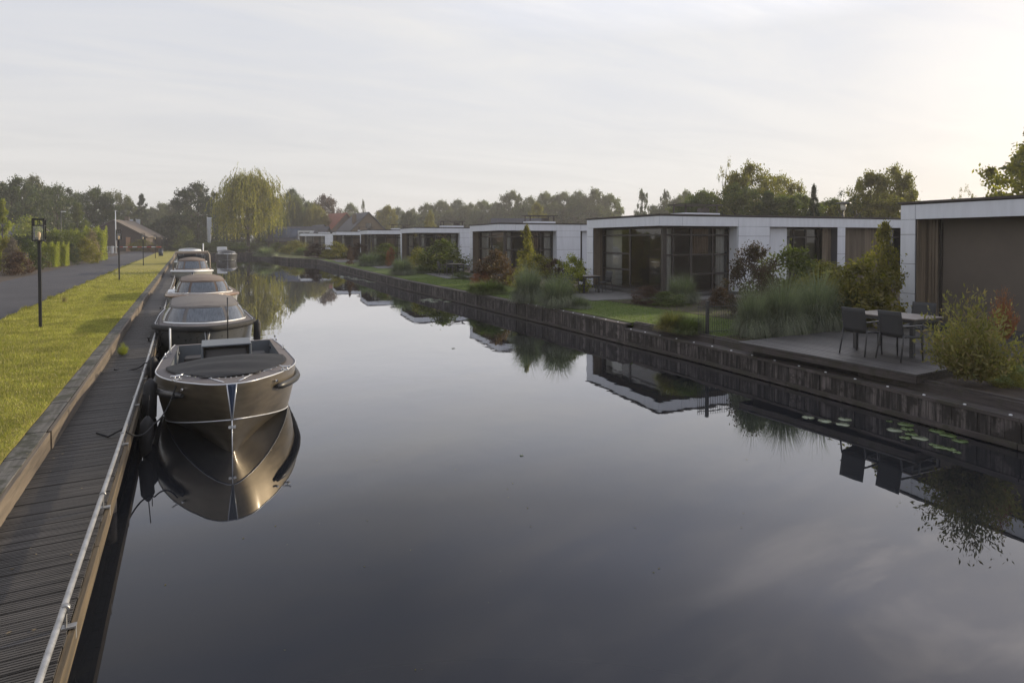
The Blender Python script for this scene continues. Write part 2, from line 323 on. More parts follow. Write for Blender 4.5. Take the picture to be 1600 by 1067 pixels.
# far quay at the head of the canal
q = empty('canal_head_wall', (4, 111.9, 0), label='low dark wall closing the far end of the canal under the willow', cat='wall')
b = MB()
for i in range(42): b.box(-5.6+i*.3, -5.6+i*.3+.29, -.05-.01*random.random(), .1, -.4, .72)
b.build('planking', M['sheet'], q); MB().box(-5.7, 7.2, -.12, .25, .725, .80).build('cap', M['quaycap'], q)

# ------------------------------------------------------------------ boardwalk (jetty) on the left
bw = empty('boardwalk', (-1.05, 3, .5), label='narrow dark plank boardwalk with a galvanised pipe along its canal edge', cat='boardwalk')
b = MB(); y = -6.0
while y < 118:
    w = .138 if y > 20 else .138
    x0, x1 = -1.47, -.70
    if y < 24:    # grooved deck boards near the camera
        z = random.uniform(-.003, .003)
        b.box(x0+1.05, x1+1.05+random.uniform(-.006, .006), y-3, y-3+w, -.032+z, -.004+z)
        for k in range(5): b.box(x0+1.05, x1+1.05, y-3+.006+k*.0265, y-3+.006+k*.0265+.018, -.004+z, .001+z)
    else: b.box(x0+1.05, x1+1.05+random.uniform(-.006, .006), y-3, y-3+w, -.032, random.uniform(-.004, .002))
    y += w+.009
b.build('deck', M['deckwood'], bw)
b = MB()
for i in range(31): b.box(.352, .392, -9+i*4.0, -9+i*4.0+3.99, -.155, -.012)
b.build('fascia_board', M['fascia'], bw, .004)
b = MB(); b.box(-.40, -.33, -9, 115, -.16, -.035); b.box(.20, .27, -9, 115, -.16, -.035)
b.build('joist', M['skirt'], bw)
for i in range(30):
    p = MB().tube([(.27, -7+i*4.0, -1.2), (.27, -7+i*4.0, -.17)], .07, 10).build('pile', M['sheet'], bw)
pts = [(.335+.01*math.sin(t*.9), -9+t*2.0, .125+.006*math.sin(t*1.7)) for t in range(62)]
MB().tube(pts, .021, 10).build('pipe_rail', M['metalrail'], bw)
b0 = None
for i in range(62):
    if b0 is None:
        b = MB(); b.box(-.02, .06, -.025, .025, -.012, .0); b.box(.0, .008, -.02, .02, 0, .10); b.tube([(.0, -.02, .115), (.0, .02, .115)], .028, 10); b.box(.05, .058, -.02, .02, -.09, -.002)
        b0 = b.build('bracket', M['metalrail'], bw, loc=(.335, -8.2, .01))
    else:
        o = b0.copy(); COL.objects.link(o); o.location = (.335, -8.2+i*2.0, .01)
# retaining edge between lawn and boardwalk
ed = empty('timber_edging', (-1.6, 3, .5), label='weathered timber edging board between the lawn and the boardwalk', cat='edging')
b = MB(); t = MB(); y = -9
while y < 116:
    L_ = 3.0; j = random.uniform(-.008, .008)
    b.box(.105+j, .15+j, y, y+L_-.006, -.9, .215+j); y += L_
b.build('edge_board', M['edging'], ed, .005)
y = -9
while y < 116:
    j = random.uniform(-.01, .01)
    t.box(-.095, .103, y, y+.496, -.9, .222+j*.4); y += .5
t.build('edge_top', M['edgetop'], ed, .006)
MB().box(-.02, 0.1, -12, 115, -1.6, -.92).build('footing', M['skirt'], ed)

# ------------------------------------------------------------------ right quay wall
qw = empty('quay_wall', (11, 0, 0), label='stained vertical plank quay wall along the right bank below the gardens', cat='wall')
def seg_frames():
    for (a, b_) in zip(WALL[:-1], WALL[1:]):
        a = Vector((a[0]-11, a[1], 0)); c = Vector((b_[0]-11, b_[1], 0)); yield a, c
pl = MB(); cp = MB(); lg = MB(); bk = MB()
def along(a, c, t0, t1, x0, x1, z0, z1, mb, tilt=0):
    d = (c-a); L_ = d.length; d = d/L_; nrm = Vector((d.y, -d.x, 0))
    Mx = Matrix(((nrm.x, d.x, 0, a.x), (nrm.y, d.y, 0, a.y), (0, 0, 1, 0), (0, 0, 0, 1)))
    mb.box(x0, x1, t0, t1, z0, z1, Mx)
for a, c in seg_frames():
    L_ = (c-a).length
    near = (a.y+c.y)/2 < 12.8
    top = .40 if near else .53
    t = 0; wpl = .19
    while t < L_-.01:
        w = wpl*random.uniform(.8, 1.15); e = min(L_, t+w)
        along(a, c, t, e-.006, -.01-.018*random.random(), .06, -.5, top, pl); t = e
    along(a, c, 0, L_, .06, .12, -.5, top-.03, bk)
    t = 0
    while t < L_-.01:
        e = min(L_, t+3.2); along(a, c, t, e-.01, -.045+random.uniform(0, .01), .30 if near else .26, top, top+.055, cp); t = e
    # low waling rail just above the water
    t = 0
    while t < L_-.01:
        e = min(L_, t+4.1); along(a, c, t, e-.015, -.085, -.028, .02, .10, cp); t = e
    if near:
        t = 0
        while t < L_-.01:
            e = min(L_, t+2.7); along(a, c, t, e-.012, .31, .37, .3, .60, cp); along(a, c, t, e-.012, .372, .46, .3, .632, lg); t = e
pl.build('planking', M['sheet'], qw); cp.build('cap_board', M['quaycap'], qw, .004); lg.build('back_board', M['quaycap'], qw, .004); bk.build('backing', M['skirt'], qw)
st = None; yy = 3.2
while yy < 21:
    for a, c in seg_frames():
        if a.y <= yy < c.y:
            f = (yy-a.y)/(c.y-a.y); p = a.lerp(c, f)
            z = .46 if (a.y+c.y)/2 < 12.8 else .59
            if st is None:
                st = MB().tube([(0, 0, 0), (0, 0, .014), (0, 0, .018)], [.022, .022, .010], 10).build('stud', M['white'], qw)
                st.location = (p.x+.03, yy, z-.005)
            else:
                o = st.copy(); COL.objects.link(o); o.location = (p.x+.03, yy, z-.005)
    yy += .62
# ------------------------------------------------------------------ HOUSES
HROT = -R(6.9)
e1 = Vector((math.sin(R(6.9)), math.cos(R(6.9)), 0)); e2 = Vector((e1.y, -e1.x, 0))
HA = Vector((16.77, 19.01, 0)); LYH = 6.15; LXH = 16.4; REC = .5
def cladding(name, parent, plane, spans, zs, thick=.035):
    """white panels with open joints; plane 'x' (faces -x at x=0) or 'y' (faces -y at y=0)"""
    for (a, c) in spans:
        b = MB()
        for (z0, z1) in zs:
            if plane == 'y': b.box(a+.006, c-.006, -thick, -.004, z0+.006, z1-.006)
            else: b.box(-thick, -.004, a+.006, c-.006, z0+.006, z1-.006)
        b.build(name, M['panel'], parent, .002)
def window(parent, plane, a, c, off, z0=.80, z1=3.50, vs=(), hs=(3.18,), door=None):
    """frame with mullions, one pane; plane as in cladding, off = recess"""
    b = MB(); w = .06
    def bx(p, q, r, s, d0=0, d1=.06):
        if plane == 'y': b.box(p, q, off+d0, off+d1, r, s)
        else: b.box(off+d0, off+d1, p, q, r, s)
    bx(a, a+w, z0, z1); bx(c-w, c, z0, z1); bx(a+w, c-w, z0, z0+w); bx(a+w, c-w, z1-w, z1)
    for h in hs: bx(a+w, c-w, h-.035, h+.035, .004, .052)
    for v in vs: bx(v-.04, v+.04, z0+w, z1-w, -.003, .063)
    f = b.build('window_frame', M['frame'], parent)
    g = MB()
    if plane == 'y': g.add([(a+w, off+.03, z0+w), (c-w, off+.03, z0+w), (c-w, off+.03, z1-w), (a+w, off+.03, z1-w)], [(0, 1, 2, 3)])
    else: g.add([(off+.03, c-w, z0+w), (off+.03, a+w, z0+w), (off+.03, a+w, z1-w), (off+.03, c-w, z1-w)], [(0, 1, 2, 3)])
    g.build('pane', M['glass'], f)
    if door is not None:
        h = MB()
        if plane == 'y': h.box(door-.07, door+.07, off-.06, off-.04, 1.80, 1.825); h.box(door+.04, door+.07, off-.05, off-.004, 1.795, 1.83)
        else: h.box(off-.06, off-.04, door-.07, door+.07, 1.80, 1.825); h.box(off-.05, off-.004, door+.04, door+.07, 1.795, 1.83)
        h.build('door_handle', M['steel'], f)
    return f
def curtain(parent, plane, a, c, off, m='curtain', z0=.82, z1=3.46):
    n = max(8, int((c-a)/.025))
    def fn(u, v):
        p = a+(c-a)*u; q = off+.035*math.sin(u*(c-a)*2*math.pi/.14)
        return (p, q, z0+(z1-z0)*v) if plane == 'y' else (q, p, z0+(z1-z0)*v)
    return MB().grid(fn, n*2, 1).build('curtain', M[m], parent)
def slats(parent, plane, a, c, off, z0=.80, z1=3.53, name='slat_cladding', flip=False):
    b = MB(); p = a
    while p < c-.02:
        q = min(c, p+.085)
        if plane == 'y': b.box(p, q-.018, off, off+.03, z0, z1)
        else: b.box(off, off+.03, p, q-.018, z0, z1)
        p = q
    return b.build(name, M['slat'], parent)
def house(ox, oy, label, near=False, unit=True):
    PW = .42 if near else .62
    h = empty('bungalow', (ox, oy, 0), HROT, label, 'bungalow', 'white flat-roofed bungalows along the right bank')
    Z0, ZS, ZT = .78, 3.54, 3.95
    # body shell: wall cores behind the cladding
    b = MB(); X, Y = LXH, LYH
    b.box(0, X, 0, .10, ZS+.003, ZT-.01); b.box(0, .10, .10, Y, ZS+.003, ZT-.01)          # fascia cores
    b.box(.0, REC, Y-PW, Y-.004, Z0, ZS)                                    # pier at far end of the canal side
    b.box(3.9, 5.6, 0.0, REC+.3, Z0, ZS); b.box(5.85, 6.8, .25, REC+.3, Z0, ZS); b.box(9.55, 10.02, 0, REC+.3, Z0, ZS)
    b.box(14.3, X, 0, REC+.3, Z0, ZS); b.box(X-.2, X-.003, REC+.3, Y, Z0, ZS)
    b.box(0.12, X-.2, Y-.2, Y-.006, Z0+.001, ZS-.001)
    b.build('wall', M['panelgap'], h)
    b = MB(); b.box(REC+.2, X-.3, REC+.3, Y-.25, Z0-.02, Z0+.012); b.build('inner_floor', M['infloor'], h)
    b = MB(); b.box(REC+.3, X-.3, Y-.28, Y-.23, Z0+.02, ZS-.02); b.box(6.0, 6.12, REC+.9, Y-.3, Z0+.02, ZS-.02); b.box(3.0, 4.6, Y-.9, Y-.3, Z0+.02, 2.9); b.build('inner_wall', M['inwall'], h)
    b = MB(); b.box(.101, X-.01, .101, Y-.01, ZS, ZS+.05); b.build('soffit', M['soffit'], h)
    # fascia panels
    js = [0, 1.05, 3.9, 5.6, 8.4, 11.2, 13.9, X]
    cladding('fascia_panel', h, 'y', [(a if i else -.035, c) for i, (a, c) in enumerate(zip(js[:-1], js[1:]))], [(ZS-.004, ZT-.01)])
    cladding('fascia_panel', h, 'x', [(0, 2.6), (2.6, Y-PW), (Y-PW, Y)], [(ZS-.004, ZT-.01)])
    zs = [(Z0, 1.52), (1.52, 2.33), (2.33, 3.13), (3.13, ZS)]
    cladding('wall_panel', h, 'x', [(Y-PW, Y)], zs)
    cladding('wall_panel', h, 'y', [(3.9, 5.6), (9.55, 10.02), (14.3, X)], zs)
    MB().box(3.872, 3.896, .002, REC, Z0, ZS-.003).build('recess_panel', M['panel'], h); MB().box(5.85, 6.8, .22, .248, Z0, ZS-.003).build('recess_panel', M['panel'], h)
    # roof: slab with dark trim
    rf = MB().box(.0, X, .0, Y, ZT-.009, ZT+.02).build('roof', M['roof'], h)
    b = MB(); b.box(-.07, X+.05, -.07, .03, ZT+.021, ZT+.075); b.box(-.07, .03, .031, Y-.03, ZT+.021, ZT+.075); b.box(-.07, X+.05, Y-.03, Y+.06, ZT+.021, ZT+.075)
    b.box(X-.05, X+.05, .031, Y-.031, ZT+.021, ZT+.075); b.build('roof_trim', M['cap'], rf)
    if unit:
        MB().box(3.0, 4.95, 2.4, 3.5, ZT+.02, ZT+.26).build('roof_curb', M['panel'], rf)
        b = MB()
        for xx in (3.1, 4.85):
            for yy_ in (2.5, 3.4): b.box(xx-.03, xx+.03, yy_-.03, yy_+.03, ZT+.262, ZT+.62)
        b.box(2.85, 5.1, 2.35, 2.45, ZT+.62, ZT+.67); b.box(2.85, 5.1, 3.45, 3.55, ZT+.62, ZT+.67); b.box(2.85, 2.95, 2.452, 3.448, ZT+.62, ZT+.67); b.box(5.0, 5.1, 2.452, 3.448, ZT+.62, ZT+.67)
        b.box(4.2, 4.62, 2.75, 3.1, ZT+.262, ZT+.52)
        b.build('roof_frame', M['cap'], rf)
    MB().box(-.0, X, 0.0, Y-.02, .56, Z0-.003).build('plinth', M['plinth'], h)
    # canal side
    slats(h, 'y', .02, REC-.01, Y-PW-.035)                         # return of the far pier
    if near:
        MB().box(REC+.02, REC+.06, REC-.5, Y-.80, Z0, ZS-.004).build('blind', M['screen'], h)
        slats(h, 'x', Y-.74, Y-.46, REC-.1)
        MB().box(REC-.03, REC+.07, Y-.80, Y-.745, Z0, ZS).build('window_frame', M['frame'], h)
    else:
        window(h, 'x', REC, 3.05, REC, vs=(), hs=(3.18,), door=.95)
        window(h, 'x', 3.05, Y-.66, REC, hs=(3.18, 2.35, 1.62), vs=())
        curtain(h, 'x', 3.95, 5.4, REC+.13)
    MB().box(REC-.02, REC+.12, REC-.02, REC+.12, Z0, ZS-.003).build('corner_post', M['frame'], h)
    # long side facing the camera
    if not near:
        window(h, 'y', REC+.12, 1.9, REC, hs=(3.18, 2.35), vs=(1.0,)); window(h, 'y', 1.9, 3.87, REC, hs=(3.18, 2.35, 1.55), vs=(3.0,), door=3.1)
        curtain(h, 'y', .72, 1.02, REC+.14); curtain(h, 'y', 2.05, 2.9, REC+.16, 'curtain2', z0=2.3); curtain(h, 'y', 3.3, 3.75, REC+.16)
        MB().box(5.62, 5.83, .28, .34, Z0, ZS-.003).build('door', M['frame'], h)
        window(h, 'y', 6.82, 9.0, REC, hs=(3.1,), vs=(7.5, 8.2), door=8.3)
        curtain(h, 'y', 6.95, 7.4, REC+.14); slats(h, 'y', 9.0, 9.54, .3)
        slats(h, 'y', 10.05, 12.5, .3); window(h, 'y', 12.5, 14.28, REC-.1, hs=(3.1,), vs=(13.4,))
    return h
hl = ['nearest white flat-roofed bungalow, cut by the right edge, brown blind over its canal side',
      'large white bungalow with curtained corner windows, behind the spiky grasses in the centre right',
      'white bungalow partly hidden by the yellow-green conical shrub and red bushes',
      'white bungalow behind the big green hedge-like shrub and low blue-green grasses',
      'small distant white bungalow just left of the one behind the big green shrub',
      'small distant white bungalow between two white posts, second from the far end of the row',
      'farthest white bungalow at the left end of the row, next to the willow']
for k, lb in zip([-1, 0, 1, 2, 3, 4, 6], hl):
    house(HA.x+(.35 if k == 1 else 0), HA.y+15.0*k+(-.1 if k == -1 else 0)-(2.0 if k == 6 else 0), lb, near=(k == -1))
def hp(k, x, y): return (HA.x+x*e2.x+y*e1.x, HA.y+15*k+x*e2.y+y*e1.y)

# terraces
def paving(k):
    b = MB()
    for i in range(5):
        for j in range(10): b.box(-3.0+i*.6, -2.4+i*.6-.008, .1+j*.6, .7+j*.6-.008, .54, .648)
    for i in range(12): b.box(i*.6-.1, i*.6+.49, -1.2, -.08, .54, .66)
    o = b.build('terrace_paving', M['paving']); o.location = (HA.x, HA.y+15*k, 0); o.rotation_euler = (0, 0, HROT); o['kind'] = 'structure'
for k in range(0, 4): paving(k)
td = empty('timber_terrace', (10.72, 5.85, 0), label='dark raised timber terrace carrying the dining chairs at the right', cat='terrace')
b = MB(); n = 0
while n*.146 < 5.6: b.box(n*.146, n*.146+.132, 0, 3.75, .722, .75); n += 1
b.build('planks', M['terracewood'], td)
b = MB(); b.box(.02, 5.5, .02, .05, .59, .72); b.box(.02, .05, .052, 3.7, .59, .72); b.box(.02, 5.5, 3.7, 3.73, .59, .72); b.build('skirt', M['quaycap'], td)
b = MB(); b.box(.3, 5.4, .25, .29, .44, .72); b.box(.3, .34, .292, 3.6, .44, .72); b.build('shade_board', M['skirt'], td)  # near-black inset boards, their colour standing in for shade under the deck

# ------------------------------------------------------------------ garden furniture
def chair_proto(loc, rz, label, group):
    c = empty('garden_chair', loc, rz, label, 'chair', group)
    # faces +y local, back at -y
    def seat(u, v): return (-.235+.47*u, -.22+.46*v, .44+.012*math.cos(v*3)-.012*math.sin(u*math.pi))
    MB().grid(seat, 6, 6).build('seat', M['seat'], c, solid=.025)
    def back(u, v): return (-.23+.46*u, -.225-.09*v-.015*math.sin(u*math.pi), .45+.47*v)
    MB().grid(back, 6, 6).build('backrest', M['seat'], c, solid=.022)
    for sx in (-1, 1):
        MB().tube([(sx*.235, .21, .64), (sx*.24, .225, .4), (sx*.25, .25, 0)], [.014, .016, .014], 8).build('leg', M['darkmetal'], c)
        MB().tube([(sx*.235, -.24, .50), (sx*.24, -.27, .3), (sx*.25, -.33, 0)], [.014, .016, .014], 8).build('leg', M['darkmetal'], c)
        MB().box(sx*.235-.022, sx*.235+.022, -.27, .24, .642, .662).build('armrest', M['darkmetal'], c, .004)
    return c
TG = 'garden chairs on the terraces'
c0 = chair_proto((11.75, 7.45, .75), R(-88), 'grey garden chair with its back to the canal, left end of the near terrace table', TG)
def put(src, loc, rz, label):
    c = copy_tree(src); c.location = loc; c.rotation_euler = (0, 0, rz); c['label'] = label; return c
put(c0, (11.83, 6.75, .75), R(-97), 'grey garden chair with its back to the canal, nearest to the red-tipped shrub')
put(c0, (13.42, 7.35, .75), R(92), 'grey garden chair on the house side of the near terrace table, facing the canal')
def table_proto(loc, rz, label):
    t = empty('garden_table', loc, rz, label, 'table', 'garden tables on the terraces')
    b = MB()
    for i in range(7): b.box(-.45+i*.13, -.45+i*.13+.122, -.66, .66, .715, .74)
    b.build('tabletop', M['teakt'], t, .003)
    MB().box(-.41, .41, -.62, .62, .65, .712).build('apron', M['darkmetal'], t)
    for sx in (-1, 1):
        for sy in (-1, 1): MB().box(sx*.38-.035, sx*.38+.035, sy*.58-.035, sy*.58+.035, 0, .65).build('leg', M['darkmetal'], t)
    return t
t0 = table_proto((12.60, 7.30, .75), R(-3), 'slatted garden table standing on the dark timber terrace')
p = hp(0, -1.5, 3.6)
t2 = copy_tree(t0); t2.location = (p[0], p[1], .65); t2['label'] = 'dark garden table in front of the curtained corner window'
for (x, y, rz, lb) in [(-2.3, 3.3, -90, 'dark garden chair on the canal side of the table by the curtained window'), (-.75, 3.2, 90, 'dark garden chair close against the curtained window'),
                       (-1.5, 4.9, 180, 'dark garden chair beside the striped lantern and the white corner pier'), (-2.3, 4.1, -95, 'dark garden chair nearest the blue-green grass mound, left of its table')]:
    p = hp(0, x, y); put(c0, (p[0], p[1], .65), R(rz), lb)
for k in (1,):
    p = hp(k, -1.5, 3.6); t3 = copy_tree(t0); t3.location = (p[0], p[1], .65); t3['label'] = 'distant garden table behind the orange-red shrub'
    for (x, y, rz, lb) in [(-2.4, 3.4, -90, 'distant dark garden chair behind the orange-red shrub'), (-1.4, 4.9, 178, 'distant dark garden chair next to the white pier behind the green shrub')]:
        p = hp(k, x, y); put(c0, (p[0], p[1], .65), R(rz), lb)
def lantern(k, label):
    p = hp(k, -.5, 5.75); l = empty('garden_lantern', (p[0], p[1], .65), 0, label, 'lantern', 'striped lanterns by the white piers')
    b = MB()
    for i in range(4): b.box(-.15, .15, -.15, .15, .05+i*.26, .05+i*.26+.11)
    b.build('band', M['black'], l)
    b = MB()
    for i in range(3): b.box(-.13, .13, -.13, .13, .162+i*.26, .05+(i+1)*.26-.002)
    b.build('shade', M['white'], l)
    MB().tube([(-.1, 0, .94), (-.08, 0, 1.06), (.08, 0, 1.06), (.1, 0, .94)], .01, 6).build('handle', M['black'], l)
lantern(0, 'black and white banded lantern below the white pier of the curtained bungalow'); lantern(1, 'black and white banded lantern beside the distant pier left of the red bushes')
# fence panel across the garden strip
fx, fy, _ = P(1106, 524, .6)
fn_ = empty('bar_fence', (fx, fy, .6), R(-7), label='short dark vertical bar fence with one thick post between the grass clumps', cat='fence')
MB().box(-.035, .035, -.035, .035, 0, .86).build('post', M['darkmetal'], fn_)
b = MB()
for i in range(-5, 22):
    if i: b.box(i*.055-.004, i*.055+.004, -.004, .004, .02, .80)
b.box(-.3, 1.2, -.007, .007, .70, .715); b.box(-.3, 1.2, -.007, .007, .08, .095); b.build('bars', M['darkmetal'], fn_)
MB().box(-.07, .1, -.05, -.036, .56, .585).build('latch', M['darkmetal'], fn_)

# ------------------------------------------------------------------ lamps
def lamp_proto(loc, label):
    l = empty('lamp_post', loc, 0, label, 'lamp post', 'black lantern posts along the lawn edge')
    b = MB(); b.box(-.033, .033, -.033, .033, 0, 2.23)
    b.build('post', M['black'], l, .004)
    b = MB(); s = .118; z0, z1 = 2.24, 2.78; w = .011
    b.box(-s-.01, s+.01, -s-.01, s+.01, z0-.012, z0)
    for sx in (-1, 1):
        for sy in (-1, 1): b.box(sx*s-w, sx*s+w, sy*s-w, sy*s+w, z0, z1)
    for z in (z0+.013, z1-.15, z1):
        for sg in (-1, 1):
            b.box(-s+w, s-w, sg*s-w*.9, sg*s+w*.9, z-.012, z+.012); b.box(sg*s-w*.9, sg*s+w*.9, -s+w, s-w, z-.012, z+.012)
    for sg in (-1, 1):
        b.box(-.008, .008, sg*s-.008, sg*s+.008, z1-.138, z1-.012); b.box(sg*s-.008, sg*s+.008, -.008, .008, z1-.138, z1-.012)
    b.box(-s-.02, s+.02, -s-.02, s+.02, z1+.0125, z1+.025)
    lt = b.build('lantern', M['black'], l)
    g = MB()
    q = s-.016
    g.add([(-q, -q, z0+.02), (q, -q, z0+.02), (q, q, z0+.02), (-q, q, z0+.02), (-q, -q, z1-.16), (q, -q, z1-.16), (q, q, z1-.16), (-q, q, z1-.16)], [(0, 1, 5, 4), (1, 2, 6, 5), (2, 3, 7, 6), (3, 0, 4, 7)])
    g.build('glass', M['lampglass'], lt)
    MB().tube([(0, 0, z0), (0, 0, z0+.07), (0, 0, z0+.11), (0, 0, z0+.17), (0, 0, z0+.215), (0, 0, z0+.23)], [.018, .018, .03, .036, .026, .008], 12).build('bulb', M['bulb'], lt)
    return l
l0 = lamp_proto((-3.33, 19.5, .72), 'nearest and tallest-looking black lantern post, standing on the lawn at the left')
for y, lb in [(40.5, 'black lantern post in front of the tall white flagpole'), (62.0, 'black lantern post before the brick barn roof edge'), (85.0, 'distant black lantern post beside the dark litter bin'),
              (108.0, 'small distant black lantern post just past the litter bin'), (131.0, 'farthest tiny black lantern post near the white barrier')]:
    c = copy_tree(l0); c.location = (-3.35, y, .72); c['label'] = lb
lb_ = empty('litter_bin', (-3.0, 92.5, .72), label='dark blue litter bin on the lawn beside a distant lantern post', cat='litter bin')
b = MB(); b.tube([(0, 0, .1), (0, 0, .95)], [.24, .27], 14); b.build('bin_body', mat('bin_blue', (.02, .03, .06), .5), lb_)
MB().tube([(0, 0, .951), (0, 0, 1.02), (0, 0, 1.08)], [.29, .28, .1], 14).build('lid', M['black'], lb_); MB().box(-.3, -.26, -.03, .03, 0, .9).build('bracket', M['black'], lb_)

# ------------------------------------------------------------------ BOATS
def boat(name, x, y, L, B, zs, label, hull, deck, bowlen=2.0, pw=.9, chine=.47, trim='trimline', rub=None, canopy=None, rz=0, open_=False, innerm=None, d0=.62):
    bt = empty(name, (x, y, 0), rz, label, 'boat', 'boats moored bow to stern along the boardwalk')
    zb, zm, ze = zs; H = B/2
    def sz(d):
        t = d/L; return zb*(1-t)**2+2*(zm*1.0)*t*(1-t)+ze*t*t
    def hb(d):
        q = H*math.sin(math.pi/2*min(1, max(0, d)/bowlen))**pw
        t = max(0, (d-.55*L)/(.45*L)); return q*(1-.10*t*t)
    def hc(d):
        q = H*.90*math.sin(math.pi/2*min(1, max(0, d)/(bowlen*1.18)))**(pw*1.12)
        t = max(0, (d-.55*L)/(.45*L)); return q*(1-.10*t*t)
    def cz(d): return chine*max(0, 1-d/(bowlen*1.0))**1.15-.03
    wst = .062
    def S(d, v):      # v 0 sheer .. 1 chine
        xs = hb(d)+wst*max(0, 1-d/.35)*(1-0); xc = hc(d)+.006
        bulge = .03*math.sin(v*math.pi)*min(1, d)
        return (xs*(1-v)+xc*v+bulge, d, sz(d)*(1-v)+cz(d)*v)
    b = MB(); n = 40
    dd = lambda u: L*u**1.6
    for s in (-1, 1):
        b.grid(lambda u, v: (s*S(dd(u), v)[0], S(dd(u), v)[1], S(dd(u), v)[2]), n, 8)
        b.grid(lambda u, v: (s*(hc(dd(u))+.004)*(1-v), dd(u), cz(dd(u))*(1-v)+(-.38)*v), n, 6)
    b.grid(lambda u, v: ((2*u-1)*S(L, v)[0], L, S(L, v)[2]), 10, 4, smooth=False)
    b.grid(lambda u, v: ((2*u-1)*hc(L)*(1-v), L, cz(L)*(1-v)-.38*v), 10, 3, smooth=False)
    hu = b.build('hull', hull, bt)
    # stem plate between the two side skins
    MB().add([(-S(0, 0)[0], -.004, sz(0)), (S(0, 0)[0], -.004, sz(0)), (.006, -.004, cz(0)), (-.006, -.004, cz(0)), (0, -.03, sz(0)-.02), (0, -.008, cz(0))], [(0, 4, 5, 3), (4, 1, 2, 5), (0, 1, 4)]).build('stem_plate', M['navy'], bt)
    tr = MB()
    for s in (-1, 1):
        tr.tube([(s*S(0, v)[0], -.006, S(0, v)[2]) for v in (0, .5, 1)], .009, 6)
        tr.tube([(s*(S(dd(u/30), 1)[0]+.004), dd(u/30), cz(dd(u/30))) for u in range(31)], .0095, 6)
    tr.tube([(0, -.006, cz(0)), (0, -.006, -.3)], .008, 6)
    tr.build('trim_line', M['trimline'], bt)
    pts = [(-S(dd(u/40), 0)[0], dd(u/40), sz(dd(u/40))+.005) for u in range(40, -1, -1)]+[(S(dd(u/40), 0)[0], dd(u/40), sz(dd(u/40))+.005) for u in range(0, 41)]
    gr_ = .010 if open_ else .017
    if rub: MB().tube([(p[0]*1.015, p[1]-(.02 if p[1] < .6 else 0), p[2]-.055) for p in pts], rub[1], 8).build('rub_rail', rub[0], bt)
    MB().tube(pts, gr_, 8).build('gunwale_trim', M[trim] if isinstance(trim, str) else trim, bt)
    # deck ring
    def hb2(d): return max(0.0, (H-.2))*math.sin(math.pi/2*min(1, max(0, d-d0)/(bowlen*.72)))**.62
    def O(q): d = L*abs(q)**1.6; return (math.copysign(S(d, 0)[0], q), d, sz(d))
    def I(q): d = d0+(L-.35-d0)*abs(q)**1.9; return (math.copysign(hb2(d), q), d, sz(d)+.03)
    def ring(u, v):
        q = 2*u-1; a = O(q); c = I(q); return tuple(a[i]*(1-v)+c[i]*v for i in range(3))
    MB().grid(ring, 80, 5).build('deck', deck, bt)
    MB().grid(lambda u, v: ((2*u-1)*(O(1)[0]*(1-v)+I(1)[0]*v), L-.35*v, sz(L)+.03*v), 8, 3).build('aft_deck', deck, bt)
    im = innerm or M['inner']
    MB().grid(lambda u, v: (I(2*u-1)[0]*.995, I(2*u-1)[1], I(2*u-1)[2]*(1-v)+.22*v), 60, 3).build('cockpit_side', im, bt)
    MB().grid(lambda u, v: ((2*v-1)*hb2(d0+(L-.35-d0)*u), d0+(L-.35-d0)*u, .24), 20, 4).build('cockpit_floor', deck, bt)
    MB().add([(-hb2(L-.35), L-.352, .22), (hb2(L-.35), L-.352, .22), (hb2(L-.35), L-.352, sz(L-.35)+.03), (-hb2(L-.35), L-.352, sz(L-.35)+.03)], [(0, 1, 2, 3)]).build('transom_wall', im, bt)
    if not open_:
        MB().tube([(I(2*u/60-1)[0], I(2*u/60-1)[1], I(2*u/60-1)[2]+.02) for u in range(61)], .022, 8).build('coaming', M['white'] if canopy else M['trimline'], bt)
    bt['_'] = 0; del bt['_']
    return bt, S, sz, hb2, I, hb
M['trimline'] = mat('bright_edge', (.60, .62, .66), .3, metal=.3)
M['navy'] = mat('navy_stem', (.03, .045, .085), .3)
M['inner'] = mat('cockpit_grey', (.115, .13, .148), .45, noise=.1)
M['hull1'] = mat('bronze_hull', (.20, .168, .122), .40, metal=.8, noise=.3, nscale=3, stretch=(.6, .6, 3), coat=.3, bump=.03, bscale=25)
M['deck1'] = mat('grey_teak_deck', (.125, .11, .108), .7, noise=.25, nscale=14, stretch=(6, .5, 1))
M['tarp'] = mat('black_tarpaulin', (.014, .014, .016), .6, noise=.2, bump=.2, bscale=14, spec=.2)
M['cushion'] = mat('black_cushion', (.03, .027, .026), .5, bump=.2, bscale=20)
bt, S, sz, hb2, I, hb = boat('open_sloop', .54, 9.46, 5.7, 2.2, (.96, .74, .70), 'open grey-bronze sloop with black bow tarpaulin, nearest the camera', M['hull1'], M['deck1'], bowlen=2.4, pw=.60, chine=.49, open_=True, rz=-R(2), d0=.5)
